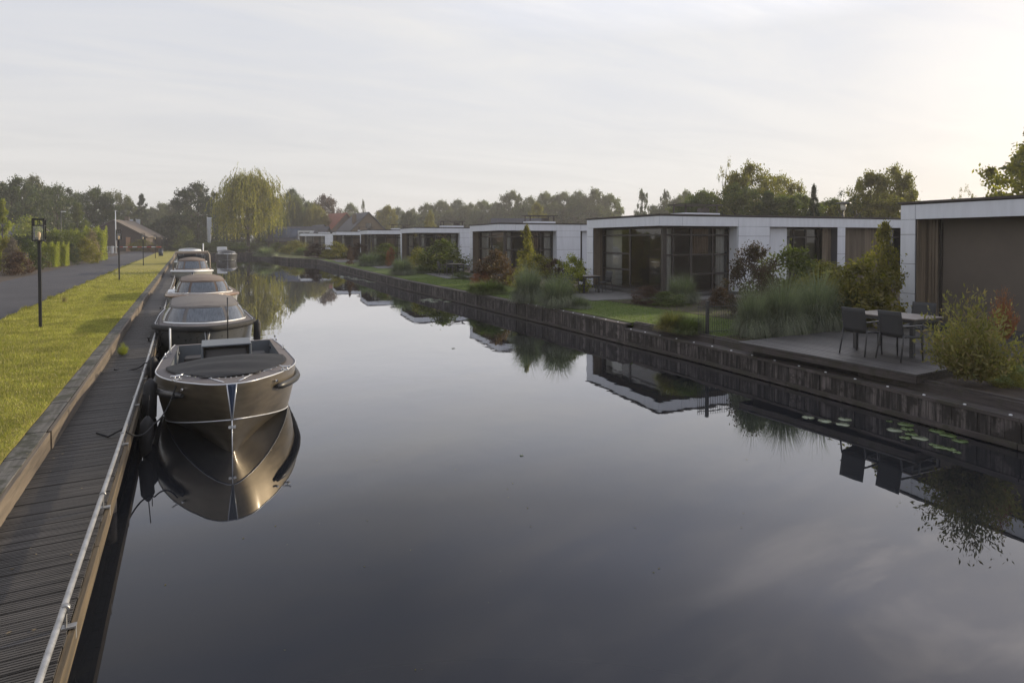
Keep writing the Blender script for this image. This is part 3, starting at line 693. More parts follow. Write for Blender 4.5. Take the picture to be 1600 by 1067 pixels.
# tarpaulin over the front of the cockpit
def tarp(u, v):
    q = 2*v-1; dmax = 2.55+.25*q
    d = .60+(dmax-.60)*u; w = hb2(max(d, .64))+.045
    w = max(w, .03) if u > 0 else .42
    dq = d+(.10*(1-u))*abs(q)**2
    return (q*w, dq, sz(d)+.045+.10*(1-q*q)*math.sin(min(1, u*1.3)*math.pi/2)+.012*math.sin(u*17+q*2)*(1-q*q))
MB().grid(tarp, 24, 40).build('tarpaulin', M['tarp'], bt, solid=.006)
MB().tube([tarp(0, v/30) for v in range(31)], .013, 6).build('tarpaulin_hem', M['rubber'], bt)
sn = None
for k in range(-7, 8):
    f = k/8; q = math.copysign(abs(f)**1.0*.42, f); pt = I(q); n_ = Vector((pt[0], pt[1]-2.2, 0)).normalized()
    loc = (pt[0]+n_.x*.05, pt[1]+n_.y*.05, pt[2]+.008)
    if sn is None: sn = MB().tube([(0, 0, 0), (0, 0, .008), (0, 0, .012)], [.012, .011, .004], 8).build('snap_button', M['steel'], bt, loc=loc)
    else:
        o = sn.copy(); COL.objects.link(o); o.location = loc
# white seams on the foredeck
b = MB()
for s in (-1, 1): b.tube([(s*.10, .20, sz(.2)+.016), (s*.32, .72, sz(.7)+.034)], .014, 6, flat=.3)
b.build('deck_seam', M['trimline'], bt)
# side bumpers
for s in (-1, 1):
    pts = []
    for i in range(24):
        d = .62+i*.16; p3 = S(d, .30); pts.append((s*(p3[0]+.045), d, p3[2]-.01))
    MB().tube(pts, [.028]+[.056]*22+[.03], 10).build('side_bumper', M['bumper'] if 'bumper' in M else M['rubber'], bt)
# bow cleats, deck fittings, hull fittings
def cleat(parent, x, y, z, rz=0, s=1.0):
    b = MB(); b.tube([(-.07*s, 0, .05*s), (-.03*s, 0, .042*s), (.03*s, 0, .042*s), (.07*s, 0, .05*s)], .009*s, 8); b.tube([(-.025*s, 0, 0), (-.025*s, 0, .04*s)], .008*s, 6); b.tube([(.025*s, 0, 0), (.025*s, 0, .04*s)], .008*s, 6)
    b.box(-.05*s, .05*s, -.02*s, .02*s, 0, .006*s)
    o = b.build('cleat', M['steel'], parent, loc=(x, y, z)); o.rotation_euler = (0, 0, rz); return o
cleat(bt, -.72, .92, sz(.9)+.01, R(35), 1.4); cleat(bt, .80, .95, sz(.9)+.01, R(-35), 1.4); cleat(bt, -1.06, 3.9, sz(3.9)+.02, R(90), 1.2); cleat(bt, 1.06, 3.9, sz(3.9)+.02, R(90), 1.2)
for s in (-1, 1):
    p3 = S(.62, .16); o = MB().tube([(-.045, 0, 0), (.045, 0, 0)], .018, 8).build('hull_fitting', M['steel'], bt, loc=(s*(p3[0]+.012), p3[1], p3[2])); o.rotation_euler = (0, 0, s*R(-50))
    MB().tube([(s*.03, -.02, .36), (s*.03, .0, .36)], .022, 10).build('towing_eye', M['steel'], bt)
# helm console with black cushion, bench
b = MB(); b.box(-.45, -.41, 3.8, 4.6, .24, .90); b.box(.41, .45, 3.8, 4.6, .24, .90); b.box(-.45, .45, 3.8, 4.6, .901, .935); b.box(-.409, .409, 4.54, 4.6, .24, .90)
cb = b.build('console', M['inner'], bt, .015)
MB().grid(lambda u, v: (-.40+.80*u, 3.72-.02*math.sin(u*3.14)+.22*v, .40+.47*v), 10, 8).build('console_cover', M['cushion'], cb, solid=.05)
MB().box(-.78, .78, 4.72, 5.1, .40, .56).build('bench', M['cushion'], bt, .03)
for s in (-1, 1): MB().box(s*.62, s*.90, 2.2, 4.1, .26, .52).build('side_bench', M['inner'], bt, .02)
for s in (-1, 1):
    MB().tube([(s*.9, 4.985-.02, .62), (s*.9, 5.33, .62)], .028, 10).build('speaker_port', M['black'], bt)
MB().tube([(-1.0, 4.3, sz(4.3)), (-1.0, 4.3, 1.25)], .017, 8).build('stern_pole', M['white'], bt)
MB().tube([(.05, 5.45, sz(5.4)), (.05, 5.45, 1.72)], .013, 8).build('light_mast', M['black'], bt)
MB().tube([(.98, 4.6, sz(4.6)+.12), (1.0, 5.2, sz(5.2)+.13)], .02, 8).build('grab_rail', M['steel'], bt)
bt1 = bt

def canopy(bt, sz, d1, w, dend, zr, h, slant, mcan, mtop, rnd=1.6, dome=.10, wins=((.42, .58), (.30, .40), (.60, .70), (.04, .27), (.73, .96))):
    def U(ph, ww, da, de, z, e=0):
        q = 2*ph-1; a = abs(q); return (math.copysign(ww*math.sin(math.pi/2*min(1, a*rnd))**.85, q) if a > 1e-6 else 0, da+(de-da)*a**2.3, z)
    def band(u, v, off=0):
        a = U(u, w, d1, dend, zr); c = U(u, w*.80, d1+slant, dend-.05, zr+h)
        vv = v; p = [a[i]*(1-vv)+c[i]*vv for i in range(3)]
        p[0] *= 1+.05*math.sin(vv*math.pi)
        if off:
            n_ = Vector((p[0]/w, (p[1]-(d1+1.2))/1.2 if p[1] < d1+1.2 else 0, .4)).normalized(); p = [p[0]+n_.x*off, p[1]+n_.y*off, p[2]+n_.z*off]
        return tuple(p)
    cn_ = MB().grid(band, 60, 8).build('canopy', mcan, bt)
    def top(u, v):
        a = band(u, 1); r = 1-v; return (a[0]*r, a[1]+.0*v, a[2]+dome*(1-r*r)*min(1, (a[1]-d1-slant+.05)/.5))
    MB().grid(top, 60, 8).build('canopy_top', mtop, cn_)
    for (p0, p1) in wins: MB().grid(lambda u, v: band(p0+(p1-p0)*u, .16+.72*v, .007), 14, 4).build('canopy_window', M['canopyglass'], cn_)
    sm = MB()
    for (p0, p1) in wins:
        sm.tube([band(p0+(p1-p0)*i/12, .14, .008) for i in range(13)], .009, 5); sm.tube([band(p0+(p1-p0)*i/12, .90, .008) for i in range(13)], .009, 5)
    sm.build('window_seam', mcan, cn_)
    MB().grid(lambda u, v: ((2*u-1)*w*(1-.2*v), dend-.02-.03*v, zr+h*v), 8, 3).build('rear_curtain', mcan, cn_)
    return cn_
M['hull2'] = mat('charcoal_hull', (.06, .062, .062), .3, coat=.4, noise=.1)
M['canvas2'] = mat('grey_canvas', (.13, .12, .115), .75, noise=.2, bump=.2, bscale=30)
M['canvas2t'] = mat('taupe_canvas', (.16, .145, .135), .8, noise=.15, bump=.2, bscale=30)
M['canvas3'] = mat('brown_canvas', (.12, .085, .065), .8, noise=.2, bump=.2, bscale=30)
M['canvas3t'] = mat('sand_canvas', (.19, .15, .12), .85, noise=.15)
M['canvas_tan'] = mat('tan_tube', (.40, .34, .27), .6); M['mahog'] = mat('varnished_wood', (.22, .125, .065), .32, noise=.35, nscale=8, stretch=(3, .5, 1), coat=.5)
M['hull3'] = mat('cream_hull', (.30, .30, .27), .3, noise=.08, coat=.4)
M['ropegrip'] = mat('black_rope_rail', (.014, .014, .015), .75, bump=1, bscale=120)
bt, S, sz, hb2, I, hb = boat('cabin_sloop', .42, 16.75, 6.6, 2.35, (.86, .74, .70), 'charcoal sloop with grey camping canopy and thick black rope rail, second from the camera', M['hull2'], M['deck1'], bowlen=1.7, pw=.62, chine=.2, rub=(M['ropegrip'], .075), canopy=1, d0=.45)
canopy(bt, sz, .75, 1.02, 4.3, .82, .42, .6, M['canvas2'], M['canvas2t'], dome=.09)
MB().tube([(0, -.03, .82), (0, -.05, .1)], .03, 8).build('stem_band', M['black'], bt)
bt2 = bt
bt, S, sz, hb2, I, hb = boat('cabin_sloop', .55, 25.6, 7.0, 2.55, (.90, .80, .76), 'cream sloop with varnished wooden rail and brown camping canopy, third from the camera', M['hull3'], M['mahog'], bowlen=2.0, pw=.7, chine=.2, trim=M['mahog'], rub=(M['mahog'], .05), canopy=1, d0=.6)
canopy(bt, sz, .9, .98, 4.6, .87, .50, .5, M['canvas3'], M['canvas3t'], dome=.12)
cleat(bt, -.6, .8, .9, R(30), 1.3)
MB().box(-1.24, -.95, 2.0, 3.2, .80, .95).build('deck_box', M['white'], bt, .03)
bt, S, sz, hb2, I, hb = boat('cabin_sloop', .30, 45.2, 7.0, 2.5, (.95, .85, .8), 'cream launch with a light tubular arch over its beige canopy, fourth from the camera', M['hull3'], M['mahog'], bowlen=2.0, pw=.7, chine=.2, trim='white', rub=(M['white'], .055), canopy=1, d0=.6)
canopy(bt, sz, .9, 1.0, 4.6, .93, .66, .7, M['canvas3'], M['canvas3t'], dome=.15)
MB().tube([(-1.16, 3.6, .85), (-1.12, 3.7, 1.9), (-1.0, 3.75, 2.12), (1.0, 3.75, 2.12), (1.12, 3.7, 1.9), (1.16, 3.6, .85)], .045, 8).build('arch', M['canvas_tan'], bt)
MB().box(-.95, .95, 4.0, 6.4, 1.95, 2.05).build('rear_roof', M['canvas3t'], bt, .03)
MB().box(-.9, .9, 4.0, 4.05, 1.2, 1.94).build('rear_window', M['boatglass'], bt)
bt, S, sz, hb2, I, hb = boat('cabin_sloop', .25, 62, 8.0, 2.7, (1.0, .9, .85), 'white launch with a dark top and pale slanting front, fifth from the camera', M['hull3'], M['inner'], bowlen=2.2, pw=.7, chine=.2, trim='white', rub=(M['white'], .05), canopy=1, d0=.6)
canopy(bt, sz, .9, 1.15, 6.0, .95, 1.1, .9, M['white'], M['hull2'], dome=.12)
MB().tube([(1.15, 5, 1.0), (1.15, 5, 2.6)], .05, 8).build('mast_post', M['white'], bt)
# dark covered boat moored by the far wall
bt, S, sz, hb2, I, hb = boat('covered_launch', 4.9, 92, 6.5, 2.6, (1.0, .85, .8), 'dark hulled launch with a black rounded cover by the far end of the canal', M['hull2'], M['hull2'], bowlen=1.6, pw=.55, chine=.2, canopy=1, d0=.5)
canopy(bt, sz, .5, 1.25, 5.5, .85, .45, .3, M['hull2'], M['rubber'], wins=(), dome=.2)
MB().box(-1.1, .2, 5.2, 5.9, 1.3, 1.9).build('white_hood', M['white'], bt, .05)

# ropes and fenders
def rope(pts, label, r=.011, sag=0, grp='mooring ropes'):
    P_ = [Vector(p) for p in pts]; out = []
    for a, c in zip(P_[:-1], P_[1:]):
        for i in range(10):
            t = i/10; q = a.lerp(c, t); q.z -= sag*4*t*(1-t); out.append(q)
    out.append(P_[-1]); return tag(MB().tube(out, r, 6).build('mooring_rope', M['rope']), label, 'rope', grp)
rope([(-.72, 9.05, .62), (-.42, 9.6, .5), (-.14, 10.38, .90)], 'black mooring rope from the pipe to the bow cleat of the nearest sloop', sag=.12)
rope([(-.72, 9.05, .63), (-.90, 9.2, .512), (-1.05, 9.45, .512)], 'loose black rope end lying on the planks beside the nearest sloop')
rope([(-1.25, 13.9, .515), (-.95, 13.75, .513), (-.73, 13.6, .64), (-.52, 13.4, .8)], 'black rope across the planks at the stern of the nearest sloop', .013, .03)
rope([(-.73, 17.6, .63), (-.45, 17.7, .72), (-.35, 17.4, .86)], 'black rope tying the charcoal sloop to the pipe', sag=.05)
rope([(-.73, 25.0, .63), (-.3, 25.9, .8), (-.05, 26.4, .92)], 'black rope tying the sloop with the brown canopy to the pipe', sag=.1)
def fender(x, y, z, label, tilt=8, h=.5, r=.085):
    f = empty('fender', (x, y, z), label=label, cat='fender', group='black fenders hanging along the sloops'); f.rotation_euler = (R(tilt), R(tilt*.6), 0)
    MB().tube([(0, 0, -h/2-.03), (0, 0, -h/2), (0, 0, -h/2+.06), (0, 0, h/2-.06), (0, 0, h/2), (0, 0, h/2+.04)], [.018, .05, r, r, .05, .02], 14).build('fender_body', M['fender'], f)
    MB().tube([(0, 0, h/2+.03), (0, 0, h/2+.33)], .007, 6).build('cord', M['rope'], f)
fender(-.52, 9.75, .30, 'black fender hanging lowest in front, between boardwalk and the nearest sloop')
fender(-.53, 11.0, .50, 'thick black fender squeezed between the boardwalk and the flank of the nearest sloop', 3, .62, .1)
fender(1.66, 17.9, .52, 'black fender on the open-water side of the charcoal sloop', 4, .55, .09)
fender(-.66, 17.9, .5, 'black fender between the boardwalk and the charcoal sloop', 4, .5, .09)
fender(-.60, 13.2, .55, 'black fender near the stern of the nearest sloop, boardwalk side', 12, .5, .09)
for (x, y, rz, lb) in [(-.85, 17.5, 80, 'black dock cleat on the planks beside the charcoal sloop'), (-.86, 25.2, 90, 'black dock cleat on the planks beside the brown-canopied sloop')]:
    c = cleat(None, x, y, .512, R(rz), 1.8); c.name = 'dock_cleat'; c.data = c.data.copy(); c.data.materials.clear(); c.data.materials.append(M['black']); tag(c, lb, 'cleat', 'dock cleats')
# ------------------------------------------------------------------ FOLIAGE
def quads(name, C, A, Bv, mat_=None):
    """leaf diamonds: centre C, half-length A, half-width Bv (n,3)"""
    n = len(C); v = np.empty((n, 4, 3)); v[:, 0] = C-A; v[:, 1] = C+Bv-A*.1; v[:, 2] = C+A; v[:, 3] = C-Bv-A*.1
    me = bpy.data.meshes.new(name); me.vertices.add(n*4); me.vertices.foreach_set('co', v.ravel().astype(np.float32))
    me.loops.add(n*4); me.loops.foreach_set('vertex_index', np.arange(n*4, dtype=np.int32))
    me.polygons.add(n); me.polygons.foreach_set('loop_start', np.arange(0, n*4, 4, dtype=np.int32)); me.polygons.foreach_set('loop_total', np.full(n, 4, dtype=np.int32))
    me.update(calc_edges=True); me.validate(); me.materials.append(mat_ or M['bark']); return me
def unit(n): v = RNG.normal(size=(n, 3)); return v/np.linalg.norm(v, axis=1)[:, None]
def leafset(C, size, droop=0, elong=2.0, up=None):
    n = len(C); a = unit(n)
    if droop: a = a*(1-droop)+np.array([0, 0, -1.])*droop
    if up: a = a*(1-up)+np.array([0, 0, 1.])*up
    a /= np.linalg.norm(a, axis=1)[:, None]; r = unit(n); b = np.cross(a, r); b /= np.linalg.norm(b, axis=1)[:, None]+1e-9
    s = size*RNG.uniform(.6, 1.4, n)[:, None]; return a*s, b*s/elong
def clumped(cent, rad, n, shell=.55, squash=.75):
    k = RNG.integers(0, len(cent), n); d = unit(n); r = rad[k]*np.minimum(1.7, .35+.5*np.abs(RNG.normal(size=n))+.25*RNG.random(n))
    d[:, 2] = d[:, 2]*squash; return cent[k]+d*r[:, None]
def crown_points(profile, ncl, zlo, zhi, crad, n, gap=0, inner=.35, shell=.5):
    """cluster centres inside a radius profile r(z), denser to the outside"""
    cs = []
    while len(cs) < ncl:
        z = RNG.uniform(zlo, zhi); r = profile((z-zlo)/(zhi-zlo)); th = RNG.uniform(0, 2*math.pi)
        rr = r*(inner+(1-inner)*math.sqrt(RNG.random())); rr = max(0, rr-crad*.5)
        rr *= 1+.16*math.sin(3*th+z*9)+.10*math.sin(5*th-z*14)
        cs.append((rr*math.cos(th), rr*math.sin(th), z))
    cs = np.array(cs); rad = crad*RNG.uniform(.55, 1.35, ncl)
    return clumped(cs, rad, n, shell)
TPL = {}
def tpl(key, C, A, B_):
    C = C.copy(); r = np.quantile(np.hypot(C[:, 0]-np.mean(C[:, 0]), C[:, 1]-np.mean(C[:, 1])), .975); C[:, :2] *= .5/r
    z = np.quantile(C[:, 2], .995); C[:, 2] *= .985/z; TPL[key] = quads(key, C, A, B_)
ell = lambda t: .5*math.sqrt(max(0, 1-(2*t-1)**2))
for i, (ncl, cr_, n) in enumerate([(230, .058, 24000), (190, .060, 20000), (280, .055, 26000), (150, .060, 15000)]):
    C_ = crown_points(lambda t: .5*math.sqrt(max(0, 1-abs(2*(t**.8)-1)**2.6)), ncl, .12, .95, cr_, n, inner=.2, shell=.2); A_, B_ = leafset(C_, .0135); tpl('broad%d' % i, C_, A_, B_)
for i in range(2):
    C_ = crown_points(lambda t: .5*min(1, 4*t+.3)*(1-t**3)**.5, 70, .06, .96, .06, 6000, inner=.1); A_, B_ = leafset(C_, .02, up=.3); C_[:, :2] *= 1; tpl('poplar%d' % i, C_, A_, B_)
for i in range(2):
    cs = []
    for k in range(150):
        t = RNG.random()**.8; z = .08+.9*t; r = .5*(1-t)**.75*RNG.uniform(.35, 1.0)*(1+.18*math.sin(t*40)); th = RNG.uniform(0, 6.28); cs.append((r*math.cos(th), r*math.sin(th), z-.06*r))
    C_ = clumped(np.array(cs), .055*RNG.uniform(.5, 1.3, 150), 11000, .3, .45); A_, B_ = leafset(C_, .02, droop=.25, elong=3); tpl('conifer%d' % i, C_, A_, B_)
# pointed fir-like tree with layered sprays
cs = []
for k in range(170):
    t = RNG.random(); z = .05+.93*t; th = RNG.uniform(0, 6.28); rm = .5*(1-t)**.9*(1+.25*math.sin(t*34))
    for f in (.4, .75, 1.0): cs.append((rm*f*math.cos(th), rm*f*math.sin(th), z-.10*rm*f))
C_ = clumped(np.array(cs), .028*RNG.uniform(.5, 1.5, len(cs)), 13000, .2, .5); A_, B_ = leafset(C_, .016, droop=.3, elong=3); tpl('fir', C_, A_, B_)
# willow: dome clumps with hanging strands
def willow(ns, per, key, leaf):
    Cs = []
    for k in range(ns):
        th = RNG.uniform(0, 6.28); t = RNG.random(); z = .62+.36*t; r = .5*math.sqrt(max(0.02, 1-((z-.55)/.45)**2))*RNG.uniform(.35, 1.05)*(1+.20*math.sin(3*th)+.12*math.sin(7*th+2))*(1+.08*math.sin(z*37+th*2))
        z += .05*RNG.normal()+.04*math.sin(4*th+r*9); Lh = RNG.uniform(.12, .60)*(1.05-.3*t); Lh = min(Lh, z-.10-.12*RNG.random()); sway = RNG.normal(size=2)*.02
        s = np.linspace(0, 1, per); out = .05*np.minimum(1, s*3)
        Cs.append(np.stack([(r+out)*math.cos(th)+sway[0]*s+RNG.normal(size=per)*.006, (r+out)*math.sin(th)+sway[1]*s+RNG.normal(size=per)*.006, z-Lh*s+RNG.normal(size=per)*.004+.03*np.exp(-s*6)], 1))
    Cs.append(crown_points(lambda t: .47*math.sqrt(max(0, 1-(2*t-1)**2)), 120, .25, .97, .055, 11000, inner=.2))
    C_ = np.concatenate(Cs); A_, B_ = leafset(C_, leaf, droop=.62, elong=3.2); tpl(key, C_, A_, B_)
willow(1100, 34, 'willow', .0125)
# sparse wispy tree
C_ = crown_points(lambda t: .5*(1-t)**.4*min(1, 3*t+.2), 38, .3, 1.0, .05, 1700, shell=.1); A_, B_ = leafset(C_, .012); tpl('wispy', C_, A_, B_)
# bushes (unit box, on the ground)
for i, (ncl, cr_, n, lf) in enumerate([(60, .13, 7000, .022), (45, .12, 5000, .026), (80, .12, 9000, .017), (60, .11, 6500, .020)]):
    C_ = crown_points(lambda t: .5*(1-max(0, t)**2.6)**.5*(.75+.25*min(1, 4*t)), ncl, .06, .9, cr_, n, inner=.2); C_[:, 2] = np.abs(C_[:, 2]); A_, B_ = leafset(C_, lf, up=.12); tpl('bush%d' % i, C_, A_, B_)
C_ = crown_points(lambda t: .5*(1-t)**.8*(1+.1*math.sin(t*20))+.05, 70, .03, .97, .08, 6500, inner=.1); A_, B_ = leafset(C_, .019, up=.2); tpl('spire', C_, A_, B_)
# hedge block
C_ = RNG.uniform(-.5, .5, (11000, 3)); f = RNG.integers(0, 5, 11000)
for ax, sg, q in ((0, -.5, 0), (0, .5, 1), (1, -.5, 2), (1, .5, 3), (2, .5, 4)):
    m_ = f == q; C_[m_, ax] = sg*(1-.22*RNG.random(m_.sum())**1.5)
C_[:, 2] += .5; w_ = .10*np.sin(C_[:, 0]*13+C_[:, 1]*5)+.09*np.sin(C_[:, 1]*17+1)+.05*np.sin(C_[:, 0]*31); C_[:, 2] *= 1+w_; C_[:, 0] *= 1+.1*np.sin(C_[:, 1]*19+C_[:, 2]*6); A_, B_ = leafset(C_, .02); tpl('hedge', C_, A_, B_)
# near shrub with upright shoots and pointed leaves
Cs = []; As = []
for k in range(300):
    th = RNG.uniform(0, 6.28); ph = RNG.random()**.6*1.15; L_ = RNG.uniform(.55, 1.0)*(1-.25*ph/1.15); d = np.array([math.sin(ph)*math.cos(th)*.62, math.sin(ph)*math.sin(th)*.62, math.cos(ph)**.8])
    s = np.linspace(.25, 1, 26); p_ = d[None]*s[:, None]*L_; p_[:, 2] += .02*np.sin(s*5); p_ += RNG.normal(size=p_.shape)*.012
    for j in range(26):
        q = RNG.normal(size=3)*.8+d*.9+np.array([0, 0, .25]); q /= np.linalg.norm(q); Cs.append(p_[j]+q*.028); As.append(q*.030*RNG.uniform(.6, 1.25))
Cs = np.array(Cs); As = np.array(As); Bs = np.cross(As, unit(len(As))); Bs = Bs/np.linalg.norm(Bs, axis=1)[:, None]*np.linalg.norm(As, axis=1)[:, None]/3.0
tpl('shoots', Cs, As, Bs)
# ornamental grass: arching blades, strips of segments
def grass_tpl(key, nb, spread, curl, wd, seg=6, hv=.35, base=.24):
    vs = []; fs = []
    for k in range(nb):
        th = RNG.uniform(0, 6.28); q = math.sqrt(RNG.random()); low = RNG.random() < .45 and base > .1
        r0 = base*q; lean = spread*(.3*q+.7*RNG.random()); L_ = RNG.uniform(1-hv, 1.1)*(1-.2*q); c_ = curl*RNG.uniform(.5, 1.3)
        if low: r0 = base*(.6+.4*q)*1.25; lean = spread*RNG.uniform(.9, 1.5); L_ = RNG.uniform(.35, .8); c_ = curl*RNG.uniform(.9, 1.5)
        p = np.array([r0*math.cos(th), r0*math.sin(th), 0.]); th2 = th+RNG.normal()*.4; w = wd*RNG.uniform(.6, 1.3); side = np.array([-math.sin(th2), math.cos(th2), 0])
        b0 = len(vs)
        for s in range(seg+1):
            t = s/seg; ww = w*(1-t**2*.9); vs += [tuple(p-side*ww), tuple(p+side*ww)]
            ang = lean*.45+(lean*.6+c_)*t**1.5; p = p+np.array([math.sin(ang)*math.cos(th2)*.6, math.sin(ang)*math.sin(th2)*.6, math.cos(ang)])*L_/seg; p[2] = max(p[2], .01)
        fs += [(b0+2*s, b0+2*s+1, b0+2*s+3, b0+2*s+2) for s in range(seg)]
    v = np.array(vs); r = np.quantile(np.hypot(v[:, 0], v[:, 1]), .97); v[:, :2] *= .5/r; v[:, 2] *= 1/np.quantile(v[:, 2], .995)
    me = bpy.data.meshes.new(key); me.from_pydata([tuple(x) for x in v], [], fs); me.materials.append(M['bark']); me.update(); TPL[key] = me
grass_tpl('tuft0', 4200, 1.25, 1.3, .0038, hv=.5); grass_tpl('tuft1', 4200, 1.35, 1.4, .004, hv=.5); grass_tpl('wisps', 40, .5, .5, .012, base=.1); grass_tpl('tuft2', 2400, 1.3, 1.3, .006, base=.28); grass_tpl('reed', 700, .35, .35, .007, base=.08)
# trunks with limbs (unit height)
def trunk_tpl(key, zt, nl, r=.02, spread=.3, z0=.18):
    b = MB(); b.tube([(0, 0, -.02), (.004, 0, .08), (-.006, .004, zt*.5), (.006, 0, zt)], [r*1.25, r, r*.75, r*.3], 9)
    for i in range(nl):
        z = z0+(zt-z0)*(i+.5)/nl; th = i*2.4+random.random(); l = spread*random.uniform(.6, 1.0)
        b.tube([(0, 0, z), (math.cos(th)*l*.45, math.sin(th)*l*.45, z+.09), (math.cos(th)*l, math.sin(th)*l, z+.20)], [r*.5, r*.32, r*.1], 6)
        th2 = th+.7; b.tube([(math.cos(th)*l*.45, math.sin(th)*l*.45, z+.09), (math.cos(th2)*l*.8, math.sin(th2)*l*.8, z+.25)], [r*.28, r*.08], 5)
    me_o = b.build(key, M['bark']); me = me_o.data; bpy.data.objects.remove(me_o); TPL[key] = me
trunk_tpl('tk_broad', .72, 9, .020, .32, .22); trunk_tpl('tk_narrow', .85, 6, .012, .05, .15); trunk_tpl('tk_willow', .75, 8, .026, .3, .28); trunk_tpl('tk_con', .95, 3, .012, .08, .1)

LM = {
 'dark': leafmat('leaf_dark', (.040, .056, .018), (.078, .098, .027), .35), 'deep': leafmat('leaf_deep', (.026, .036, .016), (.045, .058, .024), .3),
 'mid': leafmat('leaf_mid', (.065, .080, .020), (.125, .135, .032), .4), 'olive': leafmat('leaf_olive', (.10, .096, .024), (.235, .19, .042), .5),
 'gold': leafmat('leaf_gold', (.095, .098, .020), (.30, .245, .036), .5), 'hedge': leafmat('leaf_hedge', (.13, .15, .020), (.32, .31, .045), .45),
 'copper': leafmat('leaf_copper', (.055, .030, .022), (.095, .05, .035), .3), 'red': leafmat('leaf_red', (.06, .036, .022), (.115, .062, .036), .35),
 'orange': leafmat('leaf_orange', (.20, .07, .04), (.32, .12, .06), .4), 'purple': leafmat('leaf_purple', (.042, .028, .024), (.078, .045, .035), .35, (.07, .07, .03)),
 'redtip': leafmat('leaf_redtip', (.15, .135, .045), (.28, .235, .08), .45, (.27, .18, .09)), 'bluegrass': leafmat('blade_blue', (.125, .14, .11), (.25, .26, .195), .4),
 'tangrass': leafmat('blade_tan', (.11, .11, .035), (.24, .20, .06), .45), 'greengrass': leafmat('blade_green', (.065, .085, .028), (.13, .15, .05), .35), 'dry': leafmat('leaf_dry', (.16, .12, .075), (.26, .20, .13), .4),
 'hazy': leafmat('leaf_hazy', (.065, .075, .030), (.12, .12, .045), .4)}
def setmat(o, m):
    o.material_slots[0].link = 'OBJECT'; o.material_slots[0].material = m
def plant(name, key, x, y, z, w, h, lm, label, cat, group=None, d=None, rz=None):
    o = link(name, TPL[key]); setmat(o, LM[lm]); o.location = (x, y, z-.02); o.scale = (w, d or w, h); o.rotation_euler = (0, 0, random.uniform(0, 6.28) if rz is None else rz)
    return tag(o, label, cat, group)
def tree(key, u, vtop, wpx, Zc, lm, label, name='tree', group=None, tk='tk_broad', base=.6, cat='tree', lowcrown=None, bark='bark'):
    x, y = PD(u, Zc); h = ZV(vtop, Zc)-base; w = wpx*Zc/F
    t = empty(name, (x, y, base), random.uniform(0, 6.28), label, cat, group)
    k = link('trunk', TPL[tk], t); k.scale = (h*.8, h*.8, h*.9)
    if bark != 'bark': setmat(k, M[bark])
    c = link('crown', TPL[key], t); setmat(c, LM[lm]); c.scale = (w*1.02, w*1.02, h/.99)
    if lowcrown: c.location = (0, 0, -lowcrown*h); c.scale = (w, w, h*(1+lowcrown))
    return t
# ------------------------------------------------------------------ right bank gardens
GG = 'ornamental grasses in the canal gardens'; GB = 'shrubs in the canal gardens'
def gp(key, u, vb, vt, wpx, lm, label, name='shrub', cat='shrub', group=GB, Zc=None, zb=.60, dk=1.0):
    if Zc is None: x, y, Zc = P(u, vb, zb)
    else: x, y = PD(u, Zc)
    h = ZV(vt, Zc)-zb; w = wpx*Zc/F
    return plant(name, key, x, y, zb, w, h, lm, label, cat, group, d=w*dk)
def gr(*a, **k): return gp(*a, name='ornamental_grass', cat='grass clump', group=GG, **k)
gp('shoots', 1522, 606, 462, 132, 'redtip', 'rounded green shrub with reddish tips, nearest on the right beside the terrace')
gp('bush2', 1580, 616, 570, 60, 'olive', 'low leafy shrub at the foot of the red-tipped shrub', Zc=9.9)
gp('spire', 1382, 0, 346, 92, 'olive', 'tall pointed green shrub against the white pier of the nearest bungalow', Zc=16.4)
gp('bush1', 1345, 0, 405, 125, 'olive', 'broad green shrub behind the terrace, left of the pointed shrub', Zc=16.0)
gp('bush0', 1238, 0, 386, 130, 'mid', 'round green shrub in front of the larch cladding of the large bungalow', Zc=19.5)
gp('bush2', 1178, 0, 380, 92, 'purple', 'dark purple shrub before the large bungalow, right of its glass doors', Zc=18.6)
gp('bush2', 1292, 0, 408, 120, 'olive', 'green shrub between the two biggest shrubs, behind the blue-green grasses', Zc=18.2)
gr('tuft0', 1178, 528, 448, 74, 'bluegrass', 'blue-green grass clump just right of the bar fence')
gr('tuft0', 1225, 528, 434, 84, 'bluegrass', 'tall blue-green grass clump by the left corner of the timber terrace', zb=.6)
gr('tuft1', 1278, 522, 428, 92, 'bluegrass', 'tall blue-green grass clump behind the middle of the timber terrace edge')
gr('tuft0', 1322, 514, 440, 74, 'greengrass', 'green grass clump directly behind the terrace dining chairs')
gr('tuft2', 1052, 516, 484, 62, 'tangrass', 'small tan-tipped grass tuft on the lawn edge left of the bar fence')
gr('tuft2', 1078, 520, 492, 60, 'greengrass', 'small dark green grass tuft touching the bar fence')
gr('tuft0', 1066, 474, 428, 62, 'bluegrass', 'grey-green grass clump in front of the corner post of the large bungalow')
gp('bush2', 1012, 476, 446, 62, 'copper', 'low russet shrub below the corner window of the large bungalow')
gp('bush3', 1040, 479, 455, 62, 'greengrass', 'low dull green shrub between the russet shrub and the grey-green grass')
gp('bush1', 1125, 0, 448, 46, 'red', 'low red shrub at the glass doors of the large bungalow', Zc=21.5)
gr('tuft0', 872, 480, 427, 74, 'bluegrass', 'big fountain-shaped blue-green grass on the quay edge, right one of the close pair')
gr('tuft1', 826, 472, 416, 66, 'bluegrass', 'big blue-green grass on the quay edge, left one of the close pair')
gr('tuft2', 905, 482, 462, 44, 'bluegrass', 'small low grass at the right foot of the fountain-shaped grass')
gr('tuft2', 766, 459, 436, 66, 'greengrass', 'low dark green mound of grass on the quay edge below the red bushes')
gr('tuft2', 745, 456, 440, 36, 'greengrass', 'small drooping grass overhanging the quay at the left of the dark mound')
